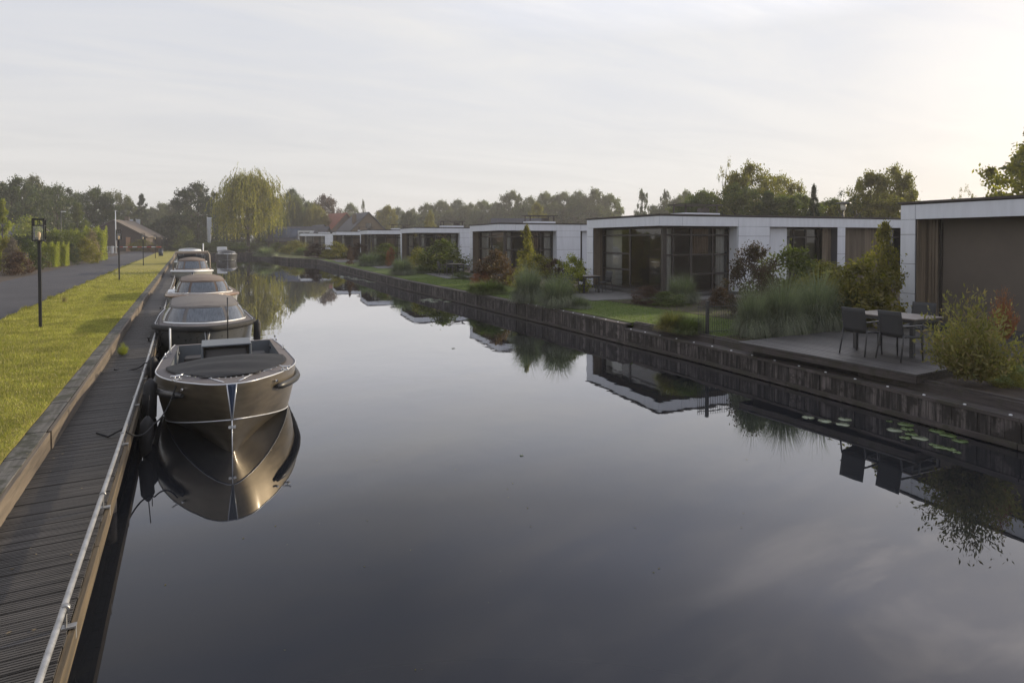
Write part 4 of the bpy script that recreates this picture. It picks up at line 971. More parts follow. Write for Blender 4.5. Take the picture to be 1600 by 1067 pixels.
gp('spire', 823, 0, 352, 50, 'olive', 'tall cone-shaped yellow-green shrub in front of the third bungalow', Zc=31)
gp('bush1', 838, 0, 396, 78, 'olive', 'yellow-green shrub at the foot of the cone-shaped one', Zc=28)
gp('bush0', 775, 0, 390, 66, 'red', 'large dark red shrub left of the cone-shaped yellow-green shrub', Zc=32)
gp('bush3', 752, 446, 422, 34, 'orange', 'small bright orange-red shrub beside the large dark red one')
gp('bush1', 893, 0, 398, 56, 'hedge', 'yellow-green shrub against the pier of the large bungalow', Zc=27)
gp('bush3', 868, 0, 404, 46, 'copper', 'brownish red shrub between the yellow-green ones', Zc=27.5)
gp('bush2', 722, 436, 424, 40, 'greengrass', 'low green shrub in front of the distant lantern and garden chair')
gp('bush0', 692, 0, 374, 80, 'mid', 'big green bush in front of the fourth bungalow', Zc=43)
gp('bush1', 654, 0, 388, 42, 'olive', 'smaller yellow-green bush left of the big green bush', Zc=45)
gr('tuft1', 628, 430, 402, 46, 'bluegrass', 'blue-green grass on the quay edge below the fourth bungalow')
gr('tuft2', 664, 427, 412, 52, 'bluegrass', 'low spreading grass in front of the big green bush')
gr('tuft2', 700, 427, 416, 46, 'greengrass', 'low dark grass to the right below the big green bush')
gp('bush0', 603, 0, 380, 50, 'mid', 'rounded green bush before the fifth bungalow', Zc=57)
gp('bush3', 611, 0, 386, 16, 'orange', 'small orange-leaved bush beside the fifth bungalow', Zc=54)
gr('tuft2', 578, 416, 394, 50, 'bluegrass', 'broad blue-green grass mound below the fifth bungalow')
gp('spire', 546, 414, 384, 15, 'copper', 'slim coppery shrub on the far quay edge')
gp('bush2', 530, 404, 389, 24, 'greengrass', 'right one of two clipped green mounds on the far quay')
gp('bush2', 513, 405, 389, 26, 'olive', 'left one of two clipped green mounds on the far quay')
gp('bush0', 560, 0, 380, 34, 'copper', 'reddish bush in front of the sixth bungalow', Zc=66)
gp('bush1', 524, 0, 378, 44, 'olive', 'olive bush in front of the farthest pair of bungalows', Zc=75)
gp('bush0', 494, 0, 380, 38, 'copper', 'brown-red bush before the farthest bungalow', Zc=80)
gp('bush1', 462, 0, 376, 48, 'olive', 'yellow-green bush to the left of the farthest bungalow', Zc=98)
gp('bush0', 434, 0, 379, 40, 'mid', 'green bush between the willow and the farthest bungalow', Zc=104)
gr('tuft1', 474, 399, 386, 36, 'greengrass', 'grass clump on the corner of the far quay')
gr('tuft1', 415, 401, 386, 38, 'bluegrass', 'bluish reed-like grass under the right side of the willow', zb=.6)
gr('reed', 372, 0, 384, 40, 'greengrass', 'reeds on the far bank below the willow', Zc=112)
gp('bush0', 308, 0, 374, 50, 'deep', 'dark bush at the far end of the boardwalk', Zc=122, name='shrub', group=None)
gp('bush1', 288, 0, 354, 34, 'mid', 'bush with brownish right side behind the far end of the boardwalk', Zc=128, group=None)
gp('bush3', 344, 0, 376, 60, 'greengrass', 'green bush behind the covered boat at the canal end', Zc=120, group=None)
gp('hedge', 390, 0, 379, 110, 'greengrass', 'low wild hedge under the willow along the canal end', name='hedge', cat='hedge', group=None, Zc=126)

gp('shoots', 1570, 0, 455, 34, 'orange', 'sparse red-leaved twigs rising behind the red-tipped shrub', Zc=10.6, zb=1.2)
# ------------------------------------------------------------------ trees
TR = 'distant trees along the horizon'
def wil(u, vt, w, Zc, lm, lb, **k): return tree('willow', u, vt, w, Zc, lm, lb, 'willow_tree', tk='tk_willow', **k)
wil(388, 272, 112, 118, 'gold', 'large golden-green weeping willow at the end of the canal')
wil(463, 308, 34, 150, 'mid', 'small weeping tree just right of the large willow')
wil(493, 322, 44, 150, 'olive', 'rounded drooping tree left of the red roof')
for key, u, vt, w, Zc, lm, lb, tk in [
 ('broad1', 310, 287, 78, 135, 'deep', 'tall dark tree directly left of the large willow', 'tk_broad'),
 ('broad1', 458, 296, 40, 165, 'dark', 'dark open-crowned tree behind the small weeping tree', 'tk_broad'),
 ('broad0', 507, 306, 50, 175, 'copper', 'copper-leaved tree above the red roof', 'tk_broad'),
 ('broad2', 482, 316, 44, 170, 'mid', 'green tree between the open-crowned and the copper tree', 'tk_broad'),
 ('broad0', 30, 279, 78, 105, 'dark', 'tall tree at the far left behind the hedges', 'tk_broad'),
 ('broad1', 52, 276, 50, 118, 'hazy', 'highest tree of the wood on the left', 'tk_broad'),
 ('broad3', 90, 290, 66, 112, 'dark', 'broad tree in the middle of the left wood', 'tk_broad'),
 ('conifer0', 122, 318, 44, 92, 'mid', 'light green tree in front of the left wood', 'tk_con'),
 ('broad0', 150, 295, 62, 125, 'dark', 'round dark tree left of the flagpole top', 'tk_broad'),
 ('broad3', 182, 300, 54, 150, 'hazy', 'paler tree above the brick barn', 'tk_broad'),
 ('conifer1', 222, 304, 36, 146, 'deep', 'pointed dark conifer right of the barn roof', 'tk_con'),
 ('broad2', 202, 316, 40, 152, 'dark', 'lower tree between the paler tree and the pointed conifer', 'tk_broad'),
 ('conifer0', 5, 312, 34, 56, 'hedge', 'yellow-green conifer cut by the left edge', 'tk_con'),
 ('poplar0', 567, 313, 11, 230, 'hazy', 'tiny slim poplar above the dark gabled house', 'tk_narrow'),
 ('poplar0', 1003, 297, 32, 150, 'dark', 'left one of two slim poplars on the skyline', 'tk_narrow'),
 ('poplar0', 1038, 298, 30, 155, 'dark', 'right one of two slim poplars on the skyline', 'tk_narrow'),
 ('wispy', 1133, 248, 42, 62, 'olive', 'wispy thin-branched tree rising highest left of the roof frame', 'tk_narrow'),
 ('broad2', 1100, 300, 90, 66, 'mid', 'green tree mass left of the roof frame', 'tk_broad'),
 ('broad0', 1172, 258, 96, 60, 'olive', 'sunlit leafy tree above the roof frame', 'tk_broad'),
 ('broad3', 1222, 275, 76, 63, 'olive', 'golden-edged tree right of the roof frame', 'tk_broad'),
 ('broad0', 1150, 290, 90, 56, 'mid', 'dense tree right behind the roof frame', 'tk_broad'),
 ('conifer1', 1200, 300, 84, 54, 'dark', 'dark dense tree behind the roof of the large bungalow', 'tk_con'),
 ('conifer1', 1271, 289, 34, 52, 'deep', 'small pointed fir above the large bungalow', 'tk_con'),
 ('broad2', 1250, 305, 70, 56, 'mid', 'tree behind the small pointed fir', 'tk_broad'),
 ('wispy', 1322, 296, 66, 48, 'dark', 'thin bare-twigged tree by the garden lamp', 'tk_broad'),
 ('broad2', 1380, 305, 110, 50, 'olive', 'lower foliage mass under the dense double-topped tree', 'tk_broad'),
 ('broad0', 1085, 312, 80, 58, 'dark', 'dark tree at the left foot of the wispy tree', 'tk_broad'),
 ('broad2', 1300, 312, 70, 56, 'mid', 'rounded green tree right of the small pointed fir', 'tk_broad'),
 ('broad2', 1225, 308, 110, 55, 'mid', 'broad low tree left of the small pointed fir', 'tk_broad'),
 ('broad2', 1318, 318, 70, 52, 'olive', 'low golden tree behind the garden lamp', 'tk_broad'),
 ('broad2', 1360, 270, 74, 52, 'olive', 'left half of the dense double-topped tree by the nearest bungalow', 'tk_con'),
 ('broad0', 1396, 262, 72, 53, 'olive', 'right, higher half of the dense double-topped tree', 'tk_con'),
 ('conifer1', 1640, 160, 235, 34, 'gold', 'large backlit conifer cut by the right edge', 'tk_con'),
 ('broad2', 1662, 205, 170, 37, 'gold', 'golden foliage behind the backlit conifer, low at the right edge', 'tk_broad'),
 ('wispy', 1508, 290, 46, 75, 'olive', 'small round tree peeking over the nearest bungalow roof', 'tk_broad')]:
    nm = 'fir_tree' if 'fir' in lb.split() else {'poplar0': 'poplar_tree', 'poplar1': 'poplar_tree', 'conifer0': 'conifer_tree', 'conifer1': 'conifer_tree', 'fir': 'fir_tree'}.get(key, 'tree')
    tree(key, u, vt, w*(1.22 if key[:5] == 'broad' else 1), Zc, lm, lb, nm, tk=tk, lowcrown=.15 if key.startswith(('conifer', 'fir')) or w > 60 else .1)
for u, vt, w, Zc, lm, lb in [(262, 340, 60, 142, 'deep', 'dark low tree mass behind the far end of the road'), (296, 332, 60, 146, 'dark', 'dark tree behind the far end of the boardwalk'), (345, 330, 70, 150, 'deep', 'dark leafy tree hidden behind the left half of the large willow'),
                          (400, 338, 80, 152, 'dark', 'dark tree behind the trunk of the large willow'), (440, 345, 50, 148, 'mid', 'green tree behind the right edge of the large willow')]:
    tree('broad2', u, vt, w*1.1, Zc, lm, lb, lowcrown=.25)
# anonymous far tree line (look-alikes share a label)
far = [(255, 322, 60, 190), (238, 330, 50, 200), (280, 318, 46, 170), (330, 320, 60, 165), (430, 322, 50, 190), (548, 322, 30, 220), (600, 330, 34, 230), (622, 328, 34, 225), (645, 330, 30, 220), (668, 322, 34, 200),
       (690, 318, 46, 205), (715, 316, 48, 210), (735, 322, 44, 190), (755, 318, 50, 205), (800, 303, 46, 190), (775, 320, 44, 200), (828, 312, 48, 195), (852, 305, 48, 190), (880, 305, 56, 185), (905, 303, 50, 180), (930, 300, 62, 175), (952, 308, 44, 172),
       (865, 322, 60, 170), (900, 320, 60, 168), (935, 325, 60, 165), (1072, 302, 34, 150), (1060, 312, 40, 140), (1020, 325, 40, 160), (1040, 318, 50, 145), (820, 325, 50, 180), (785, 330, 50, 185), (745, 333, 50, 185), (700, 333, 50, 190), (650, 338, 60, 195), (10, 300, 60, 130), (120, 305, 60, 150), (70, 300, 60, 140), (-20, 295, 70, 130)]
FL = ['hazy tree left of the big dark tree by the willow', 'pale distant tree between the pointed conifer and the dark tree mass', 'distant tree rising just above the barrier at the far road end', 'dark green crown touching the left shoulder of the large willow', 'hazy crown between the large willow and the small weeping tree', 'small far crown just right of the red roof', 'hazy crown right of the gable of the dark house', 'low far crown second to the right of the dark gabled house', 'low hazy crown above the fifth bungalow', 'hazy crown above the gap between fourth and fifth bungalow', 'far crown above the left end of the fourth bungalow', 'wide hazy crown above the middle of the fourth bungalow roof', 'low far crown above the right end of the fourth bungalow', 'hazy crown above the white pier of the third bungalow', 'tall twin-topped crown above the corner of the third bungalow', 'low green crown left of the tall twin-topped one', 'crown directly right of the tall twin-topped one', 'tall crown above the conical shrub', 'broad crown at the left start of the dense wood', 'tall crown in the left half of the dense wood', 'highest dome of the dense wood before the two poplars', 'rounded right end of the dense wood before the two poplars', 'low front crown below the left half of the dense wood', 'low front crown below the middle of the dense wood', 'low front crown below the right half of the dense wood', 'small crown joining the right poplar to the wispy tree', 'hazy crown just right of the right poplar', 'low crown between the two slim poplars', 'low crown at the foot of the right poplar', 'low front crown right of the bright yellow-green tree', 'low front crown above the skylight of the third bungalow', 'low dark crown above the left roof end of the third bungalow', 'low crown behind the frame on the fourth bungalow roof', 'long low crown right of the small dark tree', 'hazy backmost crown at the far left edge', 'hazy backmost crown between the broad middle tree and the round dark tree', 'hazy backmost crown behind the highest left tree', 'crown cut by the left edge of the picture']
for i, (u, vt, w, Zc) in enumerate(far):
    key = ['broad0', 'broad2', 'broad2', 'broad1'][i % 4]; tree(key, u, vt-3, w*1.3, Zc, ['hazy', 'dark', 'hazy', 'mid'][(i*7) % 4], FL[i], 'tree', TR, tk='tk_broad', lowcrown=.2)
tree('broad2', 838, 318, 34, 120, 'olive', 'bright yellow-green tree behind the roof of the third bungalow', lowcrown=.15)
tree('broad0', 672, 330, 22, 130, 'olive', 'small yellow-green tree beyond the fourth bungalow', lowcrown=.15)
tree('broad3', 638, 330, 30, 150, 'deep', 'small dark tree right of the dark gabled house', lowcrown=.15)
tree('broad2', 606, 322, 40, 170, 'olive', 'olive tree behind the dark gabled house', lowcrown=.15)

# ------------------------------------------------------------------ left bank vegetation, fence
LG = 'hedges and shrubs along the left of the road'
def lp(key, u, vt, wpx, Zc, lm, label, name='hedge', cat='hedge', d=None, rz=0):
    x, y = PD(u, Zc); h = ZV(vt, Zc)-.7
    return plant(name, key, x, y, .7, wpx*Zc/F, h, lm, label, cat, LG, d=d, rz=rz)
lp('hedge', 78, 378, 28, 51, 'hedge', 'yellow-green clipped hedge block next to the nearest lantern post', d=2.4)
lp('hedge', 97, 378, 20, 53, 'hedge', 'second yellow-green hedge block, right of the nearest lantern post', d=2.4)
lp('bush3', 112, 380, 20, 55, 'deep', 'dark bush between the hedge blocks and the brownish shrub', 'shrub', 'shrub')
lp('bush0', 133, 372, 44, 58, 'olive', 'brownish green shrub bulging to the road', 'shrub', 'shrub')
lp('bush1', 143, 360, 24, 62, 'dry', 'dry straw-coloured shrub in front of the tall hedge', 'shrub', 'shrub')
lp('hedge', 148, 354, 38, 68, 'hedge', 'tall bright hedge ending beside the barn', d=5)
lp('hedge', 108, 358, 60, 66, 'hedge', 'tall green hedge behind the brownish shrub', d=3)
lp('hedge', 80, 360, 44, 60, 'mid', 'green hedge directly behind the lantern head of the nearest post', d=2)
lp('bush0', 10, 372, 50, 41, 'olive', 'light leafy shrub at the left edge behind the fence', 'shrub', 'shrub')
lp('bush0', 44, 374, 46, 46, 'dark', 'dark green shrub behind the fence, left of the lantern post', 'shrub', 'shrub')
lp('bush1', 26, 392, 44, 39, 'copper', 'brownish low shrub growing through the fence', 'shrub', 'shrub')
lp('bush2', 60, 392, 30, 47, 'copper', 'russet low shrub right of the grey gate post', 'shrub', 'shrub')
lp('hedge', 40, 366, 50, 56, 'deep', 'long dark hedge below the grey roof', d=2)
lp('bush1', 45, 340, 66, 84, 'hedge', 'light green bush row above the grey roof', 'shrub', 'shrub')
lp('bush0', 222, 374, 40, 112, 'olive', 'green and orange shrub right of the brick barn', 'shrub', 'shrub')
lp('bush3', 236, 383, 34, 104, 'copper', 'low russet shrub behind the red and white barrier', 'shrub', 'shrub')
lp('bush0', 263, 385, 26, 118, 'deep', 'dark low bush beside the far end of the road', 'shrub', 'shrub')
fc = empty('wire_fence', (-10.6, 30, .7), label='low dark wire fence with posts at the left edge of the road', cat='fence')
p0 = None
for i in range(9):
    if p0 is None: p0 = MB().box(-.05, .05, -.05, .05, 0, 1.05).build('post', M['bark'], fc)
    else: o = p0.copy(); COL.objects.link(o); o.location = (-.02*i, i*2.2-2, 0)
b = MB()
for z in (.15, .4, .65, .95): b.box(-.15, .0, -4, 15.8, z-.012, z+.012)
b.build('wire', M['darkmetal'], fc)
gx, gy = PD(38, 43.5)
gpst = empty('gate_post', (gx, gy, .7), R(20), 'thick grey post with a small letter slot in the left fence', 'post')
MB().box(-.2, .2, -.2, .2, 0, 1.25).build('body', mat('grey_concrete', (.14, .14, .135), .8, noise=.3), gpst, .01)
MB().box(-.24, .24, -.24, .24, 1.252, 1.3).build('cap', M['darkmetal'], gpst); MB().box(-.1, .1, -.215, -.2, .75, .80).build('slot', M['white'], gpst)
tx, ty, _ = P(125/1067*160, 428, .7)
st_ = tree('bush2', 19, 372, 26, 40, 'mid', 'young tree with a pale thin stem beside the left fence', tk='tk_narrow', base=.7); st_.children[1].location = (0, 0, 1.0); st_.children[1].scale = (1.4, 1.4, 1.5)
setmat(st_.children[0], M['birchbark'])

# ------------------------------------------------------------------ buildings in the distance
M['brick'] = mat('dark_brick', (.085, .065, .058), .85, noise=.3, nscale=9, stretch=(1, 1, 3))
M['brick2'] = mat('brown_brick', (.17, .13, .095), .85, noise=.25, nscale=9, stretch=(1, 1, 3))
M['tile'] = mat('brown_tiles', (.135, .11, .09), .8, noise=.35, nscale=4, stretch=(1, 1, 4)); M['tiled'] = mat('anthracite_tiles', (.055, .055, .065), .7, noise=.3, nscale=4)
M['tiler'] = mat('red_tiles', (.24, .075, .045), .8, noise=.35, nscale=4); M['solar'] = mat('solar_panel', (.02, .035, .07), .15, noise=.2)
M['render_w'] = mat('white_render', (.55, .56, .58), .7, noise=.1); M['banner'] = mat('banner_cloth', (.50, .53, .58), .8, noise=.1)
def gable(name, u, Zc, yaw, w, l, he, hr, wm, rm, label, cat='house', base=.6, ov=.35, win=(), chim=None):
    x, y = PD(u, Zc); g = empty(name, (x, y, base), yaw, label, cat)
    b = MB(); hw = w/2
    b.add([(-hw, 0, 0), (hw, 0, 0), (hw, 0, he), (0, 0, hr-.12), (-hw, 0, he), (-hw, l, 0), (hw, l, 0), (hw, l, he), (0, l, hr-.12), (-hw, l, he)], [(0, 1, 2, 3, 4), (5, 9, 8, 7, 6), (0, 4, 9, 5), (1, 6, 7, 2)])
    b.build('wall', wm, g)
    b = MB(); dz = (hr-he)/hw*ov
    for s in (-1, 1):
        b.add([(0, -ov, hr), (s*(hw+ov), -ov, he-dz), (s*(hw+ov), l+ov, he-dz), (0, l+ov, hr), (0, -ov, hr-.18), (s*(hw+ov), -ov, he-dz-.18), (s*(hw+ov), l+ov, he-dz-.18), (0, l+ov, hr-.18)],
              [(0, 1, 2, 3), (4, 7, 6, 5), (0, 4, 5, 1), (1, 5, 6, 2), (2, 6, 7, 3)])
    rf = b.build('roof', rm, g)
    for (xx, zz_, ww, hh) in win:
        f = MB().box(xx-ww/2, xx+ww/2, -.05, -.005, zz_, zz_+hh).build('window', M['frame'], g); MB().box(xx-ww/2+.08, xx+ww/2-.08, -.07, -.051, zz_+.08, zz_+hh-.08).build('pane', M['boatglass'], f)
    if chim: MB().box(chim[0]-.35, chim[0]+.35, chim[1]-.35, chim[1]+.35, chim[2], chim[3]).build('chimney', M['brick2'], rf)
    return g, rf
g, rf = gable('brick_barn', 178, 118, R(-14), 11.0, 10.5, 3.0, 6.1, M['brick'], M['tile'], 'low dark brick barn with a steep brown tiled roof beside the road', 'barn', .7, win=((-2.5, 1.4, 1.6, 1.0),), chim=(-.3, 8, 5.6, 6.9))
MB().box(2.3, 2.95, -.75, -.1, 0, 2.7).build('brick_column', mat('orange_brick', (.42, .24, .14), .85, noise=.2), g)
MB().box(-4.2, -1.2, -.06, -.01, 0, 2.3).build('barn_door', M['frame'], g)
gable('gabled_house', 576, 126, R(4), 8.8, 9.5, 3.6, 8.0, M['brick2'], M['tiled'], 'dark-roofed house with a brown gable and one small window above the bungalows', win=((.0, 4.6, 1.3, 1.1),), chim=(-2.2, 2.5, 5.6, 7.6))
gable('red_roof_house', 541, 150, R(14), 9.0, 9, 4.4, 8.9, M['brick'], M['tiler'], 'house with a steep red tiled roof behind the dark gabled house')
g, rf = gable('solar_roof_house', 512, 124, R(62), 8.0, 10.5, 2.3, 5.0, M['brick'], M['tiled'], 'low house with solar panels and white dormers right of the willow')
def onroof(mb, y0, y1, t0, t1, th=.06):
    # on the slope facing local -x
    def pt(y, t, o): xx = -4.35+4.35*t; zz_ = 2.06+2.94*t; return (xx-.56*o, y, zz_+.83*o)
    mb.add([pt(y0, t0, .03), pt(y1, t0, .03), pt(y1, t1, .03), pt(y0, t1, .03), pt(y0, t0, th), pt(y1, t0, th), pt(y1, t1, th), pt(y0, t1, th)], [(0, 1, 2, 3), (4, 7, 6, 5), (0, 4, 5, 1), (1, 5, 6, 2), (2, 6, 7, 3), (3, 7, 4, 0)])
for i in range(3):
    b = MB(); onroof(b, 5.2+i*1.6, 6.7+i*1.6, .2, .85); b.build('solar_panel', M['solar'], rf)
b = MB(); b.box(-4.0, -1.5, 2.2, 4.6, 2.4, 4.1); dm = b.build('dormer', M['render_w'], rf)
MB().box(-4.04, -4.01, 2.4, 3.3, 2.9, 3.7).build('window', M['solar'], dm); MB().box(-4.04, -4.01, 3.5, 4.4, 2.9, 3.7).build('window', M['solar'], dm)
gable('white_gable_house', 506, 134, R(10), 5.0, 6, 3.2, 5.6, M['render_w'], M['tiled'], 'small white gabled building tucked left of the red roof', win=((0, 3.0, 1.2, 1.0),))
g, rf = gable('grey_roof_house', 62, 92, R(62), 6.5, 9, 2.7, 4.6, M['brick'], M['tiled'], 'low house with a long grey roof behind the left hedges')
gable('low_grey_house', 850, 85, R(62), 6, 7, 3.4, 5.3, M['render_w'], M['tiled'], 'low dark-roofed building showing just above the third bungalow')
# flagpole, banners, barrier, frame, garden lamp
x, y, _ = P(181, 396, .7)
fp = empty('flagpole', (x, y, .7), label='tall white flagpole standing beside the road in front of the barn', cat='flagpole')
MB().tube([(0, 0, 0), (0, 0, 3), (0, 0, 6.9)], [.10, .085, .06], 10).build('pole', M['white'], fp); MB().tube([(0, 0, 6.9), (0, 0, 7.0)], .075, 8).build('finial', M['white'], fp); MB().box(-.15, .15, -.15, .15, 0, .12).build('foot', M['render_w'], fp)
def banner(u, vt, vb, wpx, Zc, label, base=.6, m='banner'):
    x, y = PD(u, Zc); z1 = ZV(vt, Zc)-base; z0 = ZV(vb, Zc)-base; w = wpx*Zc/F
    bn = empty('banner_flag', (x, y, base), -TH, label, 'flag', 'tall narrow banner flags')
    MB().tube([(0, 0, 0), (0, 0, z1+.15)], .05, 8).build('pole', M['render_w'], bn)
    MB().grid(lambda a, c: (.05+w*a*(1-.25*(1-c)), .12*math.sin(a*5+c*4), z0+(z1-z0)*c), 8, 12).build('cloth', M[m], bn, solid=.01)
banner(203, 343, 356, 5, 134, 'left pale banner flag rising behind the barn roof'); banner(213, 343, 362, 6, 134, 'right pale banner flag rising behind the barn roof'); banner(324, 340, 383, 7, 126, 'tall grey banner flag in front of the dark tree by the willow')
x, y, _ = P(176, 396, .7); x2, y2, _ = P(250, 396, .7)
ba = empty('road_barrier', (x, y, .7), -TH, 'long red and white barrier boom across the road before the barn', 'barrier')
LB = math.hypot(x2-x, y2-y)
for i in range(10):
    if i == 0: w_mb, r_mb = MB(), MB()
    (w_mb if i % 2 == 0 else r_mb).box(i*LB/10+.15, (i+1)*LB/10+.148, -.04, .04, .98, 1.10)
w_mb.build('boom', M['white'], ba); r_mb.build('boom_stripe', mat('red_paint', (.45, .06, .04), .5), ba)
MB().box(-.14, .14, -.14, .14, 0, 1.2).build('stand', M['white'], ba, .02)
b = MB()
for i in range(6): b.box(-1.6+i*.25, -1.57+i*.25, -.03, .03, .05, 1.1)
b.box(-1.62, -.2, -.03, .03, 1.1, 1.14); b.build('side_gate', M['white'], ba)
x, y = PD(235, 135)
gf = empty('goal_stand', (x, y, .7), -TH, 'white square tubular frame standing behind the road barrier', 'frame')
b = MB(); b.tube([(-.9, 0, 0), (-.9, 0, 3.0), (.9, 0, 3.0), (.9, 0, 0)], .05, 8); b.build('tube_frame', M['white'], gf); MB().tube([(-.9, 0, 2.9), (-1.5, 0, 2.6)], .05, 8).build('side_arm', M['white'], gf)
x, y, _ = P(154, 402, .7)
go = empty('traffic_cone', (x, y, .7), label='small orange-pink cone at the foot of the tall hedge', cat='cone')
MB().box(-.25, .25, -.25, .25, 0, .05).build('foot', mat('cone_orange', (.55, .16, .10), .6), go); MB().tube([(0, 0, .05), (0, 0, .5), (0, 0, .95)], [.22, .13, .05], 12).build('cone_body', mat('cone_pink', (.62, .30, .24), .6), go)
x, y = PD(1317, 33)
gl_ = empty('garden_lamp', (x, y, .6), label='garden lamp with a flat cap above the roof of the large bungalow', cat='lamp')
zt = ZV(317, 33)-.6
MB().tube([(0, 0, 0), (0, 0, zt-.4)], .04, 8).build('post', M['darkmetal'], gl_); MB().tube([(0, 0, zt-.4), (0, 0, zt-.05)], [.12, .15], 12).build('lantern', mat('frosted', (.7, .68, .6), .4), gl_); MB().tube([(0, 0, zt-.05), (0, 0, zt), (0, 0, zt+.05)], [.38, .34, .04], 14).build('cap', M['darkmetal'], gl_)
x, y = PD(96, 75); zt = ZV(331, 75)-.7
sl_ = empty('street_lamp', (x, y, .7), label='thin street lamp with a short white arm above the left hedge', cat='street lamp')
MB().tube([(0, 0, 0), (0, 0, zt)], [.05, .04], 8).build('pole', M['darkmetal'], sl_); MB().box(0, .5, -.06, .06, zt-.02, zt+.06).build('lamp_head', M['white'], sl_)

# ------------------------------------------------------------------ water plants, weed, lawn blades
M['pad'] = mat('lily_pad', (.11, .16, .055), .28, noise=.3, nscale=5); M['padp'] = mat('lily_pad_pale', (.22, .25, .17), .22, noise=.2, nscale=5)
pads = []
def pad(u, v, wpx, pale, label, grp='floating lily pads'):
    x, y, Zc = P(u, v, 0); r = wpx*Zc/F/2; b = MB(); n = 20; a0 = random.uniform(0, 6)
    vs = [(0, 0, .006)]+[(r*math.cos(a0+.12+i/(n-1)*(2*math.pi-.3))*random.uniform(.96, 1.03), r*math.sin(a0+.12+i/(n-1)*(2*math.pi-.3)), .006+.004*math.sin(i*1.3)) for i in range(n)]
    b.add(vs, [(0, i+1, i+2) for i in range(n-1)], True); o = b.build('lily_pad', M['padp' if pale else 'pad'], solid=.003); o.location = (x, y, 0)
    tag(o, label, 'lily pad', grp); return o
for (u, v, w, lb) in [(1265, 654, 18, 'leftmost pale lily pad of the loose group of four'), (1291.5, 659.7, 20, 'front pale lily pad of the loose group of four'), (1323, 657, 20, 'rear right pale lily pad of the loose group of four'), (1320, 665, 20, 'front right pale lily pad of the loose group of four')]: pad(u, v, w, True, lb)
PLB = ['largest green pad at the top of the cluster below the terrace', 'large pale pad at the left end of the cluster below the terrace', 'green pad touching the right rim of the large pale one', 'small pad in the heart of the cluster below the terrace', 'small front pad under the heart of the cluster', 'large pale pad at the front right of the left cluster', 'tiny pad apart at the top left of the cluster', 'left pad of the slanting row of three', 'middle pad of the slanting row of three', 'right pad of the slanting row of three', 'left pad of the sparse lowest trio', 'middle pad of the sparse lowest trio', 'tiny right pad of the sparse lowest trio', 'tiny pad just left of the sparse lowest trio']
for i_, (u, v, w, pl_) in enumerate([(1418.5, 665, 23, 0), (1401, 674, 22, 1), (1421, 672.5, 19, 0), (1428, 680.5, 18, 0), (1418, 686, 16, 0), (1442, 687, 23, 1), (1393, 660, 9, 0), (1468, 675.5, 22, 0), (1485.5, 682, 24, 0), (1504.5, 691, 22, 0), (1473, 701, 20, 0), (1488, 704, 18, 0), (1500, 709, 12, 0), (1462, 697, 12, 0)]):
    pad(u, v, w, pl_, PLB[i_], 'lily pads below the terrace')
for i in range(26):
    pad(random.uniform(655, 706), random.uniform(465.5, 472.5), random.uniform(5, 11), True, 'small lily pad in the distant pale raft below the fourth bungalow', 'distant raft of lily pads')
for i in range(30):
    t = random.random(); pad(505+95*t+random.uniform(-8, 8), 427.5+16*t+random.uniform(-1, 1.5), random.uniform(4, 9), True, 'tiny far lily pad in the thin line along the far quay', 'far line of lily pads')
for (u, v, lb) in [(708, 545, 'single small leaf floating in the middle of the canal'), (815, 714, 'tiny leaf floating alone in open water'), (785, 516, 'small leaf floating near the reflection of the third bungalow')]:
    pad(u, v, 6, True, lb, 'single floating leaves')
wx, wy, _ = P(190, 556, .5)
plant('weed', 'shoots', wx, wy, .5, .20, .28, 'hedge', 'small bright green weed growing out of the boardwalk', 'weed')
x, y, Zc = P(99, 474, .7); plant('weed_tuft', 'wisps', x, y, .7, .3, .35, 'dry', 'thin dry grass stalks where the lawn meets the road, beyond the nearest lantern', 'weed')
n = 260
xx = RNG.uniform(-.3, 10.2, n); yy = 4+40*RNG.random(n)**1.3; a = unit(n)*[1, 1, 0]; a = a/np.linalg.norm(a, axis=1)[:, None]*(RNG.uniform(.003, .012, n)*(1+yy/25))[:, None]; b_ = np.cross(a, [0, 0, 1.])*.5
o = link('floating_specks', quads('floating_specks', np.stack([xx, yy, np.full(n, .004)], 1), a, b_, LM['tangrass'])); o['kind'] = 'stuff'
n = 190000
yy = 3.0+55*RNG.beta(1, 3.6, n); xx = RNG.uniform(-4.60, -1.70, n); C_ = np.stack([xx, yy, np.full(n, .725)], 1)
h = RNG.uniform(.010, .026, n)*(1+(yy-3)/40); a = np.stack([RNG.normal(size=n)*.5, RNG.normal(size=n)*.5, np.ones(n)], 1); a = a/np.linalg.norm(a, axis=1)[:, None]*h[:, None]
th = RNG.uniform(0, 6.28, n); b_ = np.stack([np.cos(th), np.sin(th), th*0], 1)*(.0022*(1+(yy-3)/9))[:, None]
LM['lawnblade'] = leafmat('lawn_blades', (.17, .165, .036), (.32, .285, .07), .4, (.40, .33, .13))
o = link('lawn_grass', quads('lawn_grass', C_+a*.9, a, b_, LM['lawnblade'])); o['kind'] = 'stuff'
n = 60000
yy = 6+30*RNG.random(n); xx = RNG.uniform(11.5, 16.5, n); C_ = np.stack([xx, yy, np.full(n, .61)], 1)
h = RNG.uniform(.012, .03, n); a = np.stack([RNG.normal(size=n)*.5, RNG.normal(size=n)*.5, np.ones(n)], 1); a = a/np.linalg.norm(a, axis=1)[:, None]*h[:, None]
th = RNG.uniform(0, 6.28, n); b_ = np.stack([np.cos(th), np.sin(th), th*0], 1)*.006
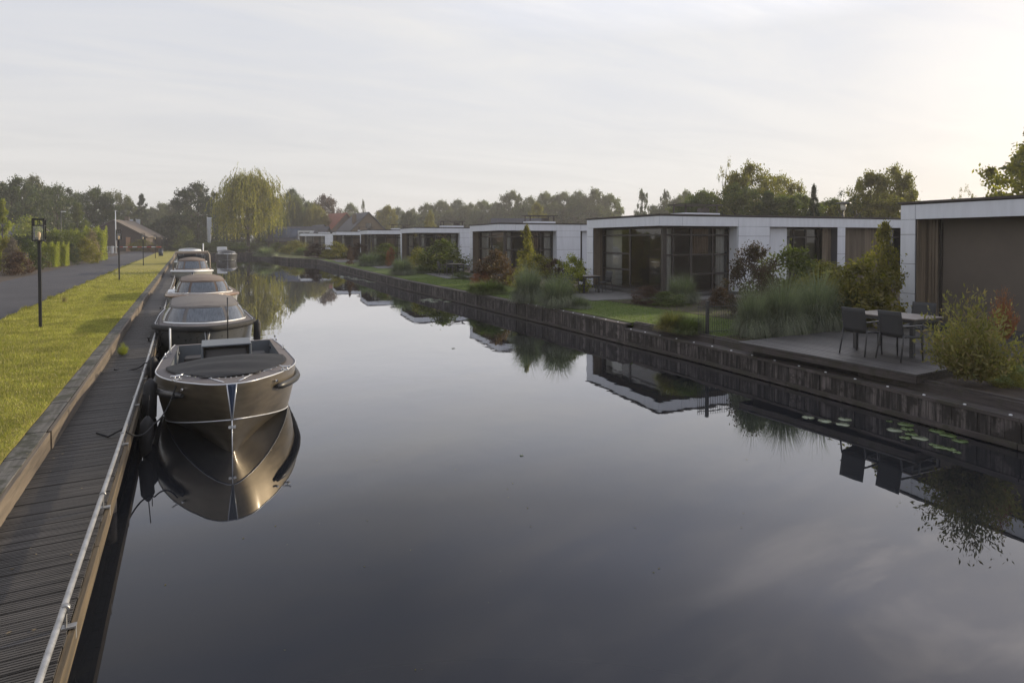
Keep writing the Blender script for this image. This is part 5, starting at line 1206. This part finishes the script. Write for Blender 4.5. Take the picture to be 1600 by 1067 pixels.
LM['gardenblade'] = leafmat('garden_blades', (.06, .095, .018), (.12, .15, .03), .4)
keep = (xx > 11.5) & ~((yy < 9.8)); o = link('garden_grass', quads('garden_grass', (C_+a*.9)[keep], a[keep], b_[keep], LM['gardenblade'])); o['kind'] = 'stuff'

n = 16000
yy = 8+70*RNG.beta(1, 2.2, n); cl_ = np.clip(np.sin(yy*3.1)+np.sin(yy*1.27+2)*.8+RNG.normal(size=n)*.4, 0, 2); xx = -4.60+RNG.normal(size=n)*.035-.02
h = RNG.uniform(.015, .05, n)*(.5+cl_*.8); a = np.stack([RNG.normal(size=n)*.5, RNG.normal(size=n)*.5, np.ones(n)], 1); a = a/np.linalg.norm(a, axis=1)[:, None]*h[:, None]
th = RNG.uniform(0, 6.28, n); b_ = np.stack([np.cos(th), np.sin(th), th*0], 1)*(.003*(1+yy/14))[:, None]
o = link('edge_grass', quads('edge_grass', np.stack([xx, yy, np.full(n, .715)], 1)+a*.9, a, b_, LM['tangrass'])); o['kind'] = 'stuff'
n = 900
xx = RNG.uniform(-8.7, -.75, n); yy = 4+45*RNG.random(n)**1.4; zz_ = np.where(xx < -4.6, .703, np.where(xx < -1.8, .745, np.where(xx < -1.5, .745, .506)))
a = unit(n)*[1, 1, .12]*RNG.uniform(.008, .022, n)[:, None]; b_ = np.cross(a, [0, 0, 1.])*.6
o = link('fallen_leaves', quads('fallen_leaves', np.stack([xx, yy, zz_+.004], 1), a, b_, LM['dry'])); o['kind'] = 'stuff'
# ------------------------------------------------------------------ haze
hz = bpy.data.materials.new('haze'); hz.use_nodes = True; n_ = hz.node_tree.nodes; n_.clear()
pv = n_.new('ShaderNodeVolumePrincipled'); pv.inputs['Color'].default_value = (.88, .88, .92, 1); pv.inputs['Density'].default_value = .0008; pv.inputs['Anisotropy'].default_value = .2
oo = n_.new('ShaderNodeOutputMaterial'); hz.node_tree.links.new(pv.outputs[0], oo.inputs['Volume'])
if HAZE:
    tag(MB().box(-420, 520, -80, 620, -1.5, 26).build('haze', hz), kind='stuff')
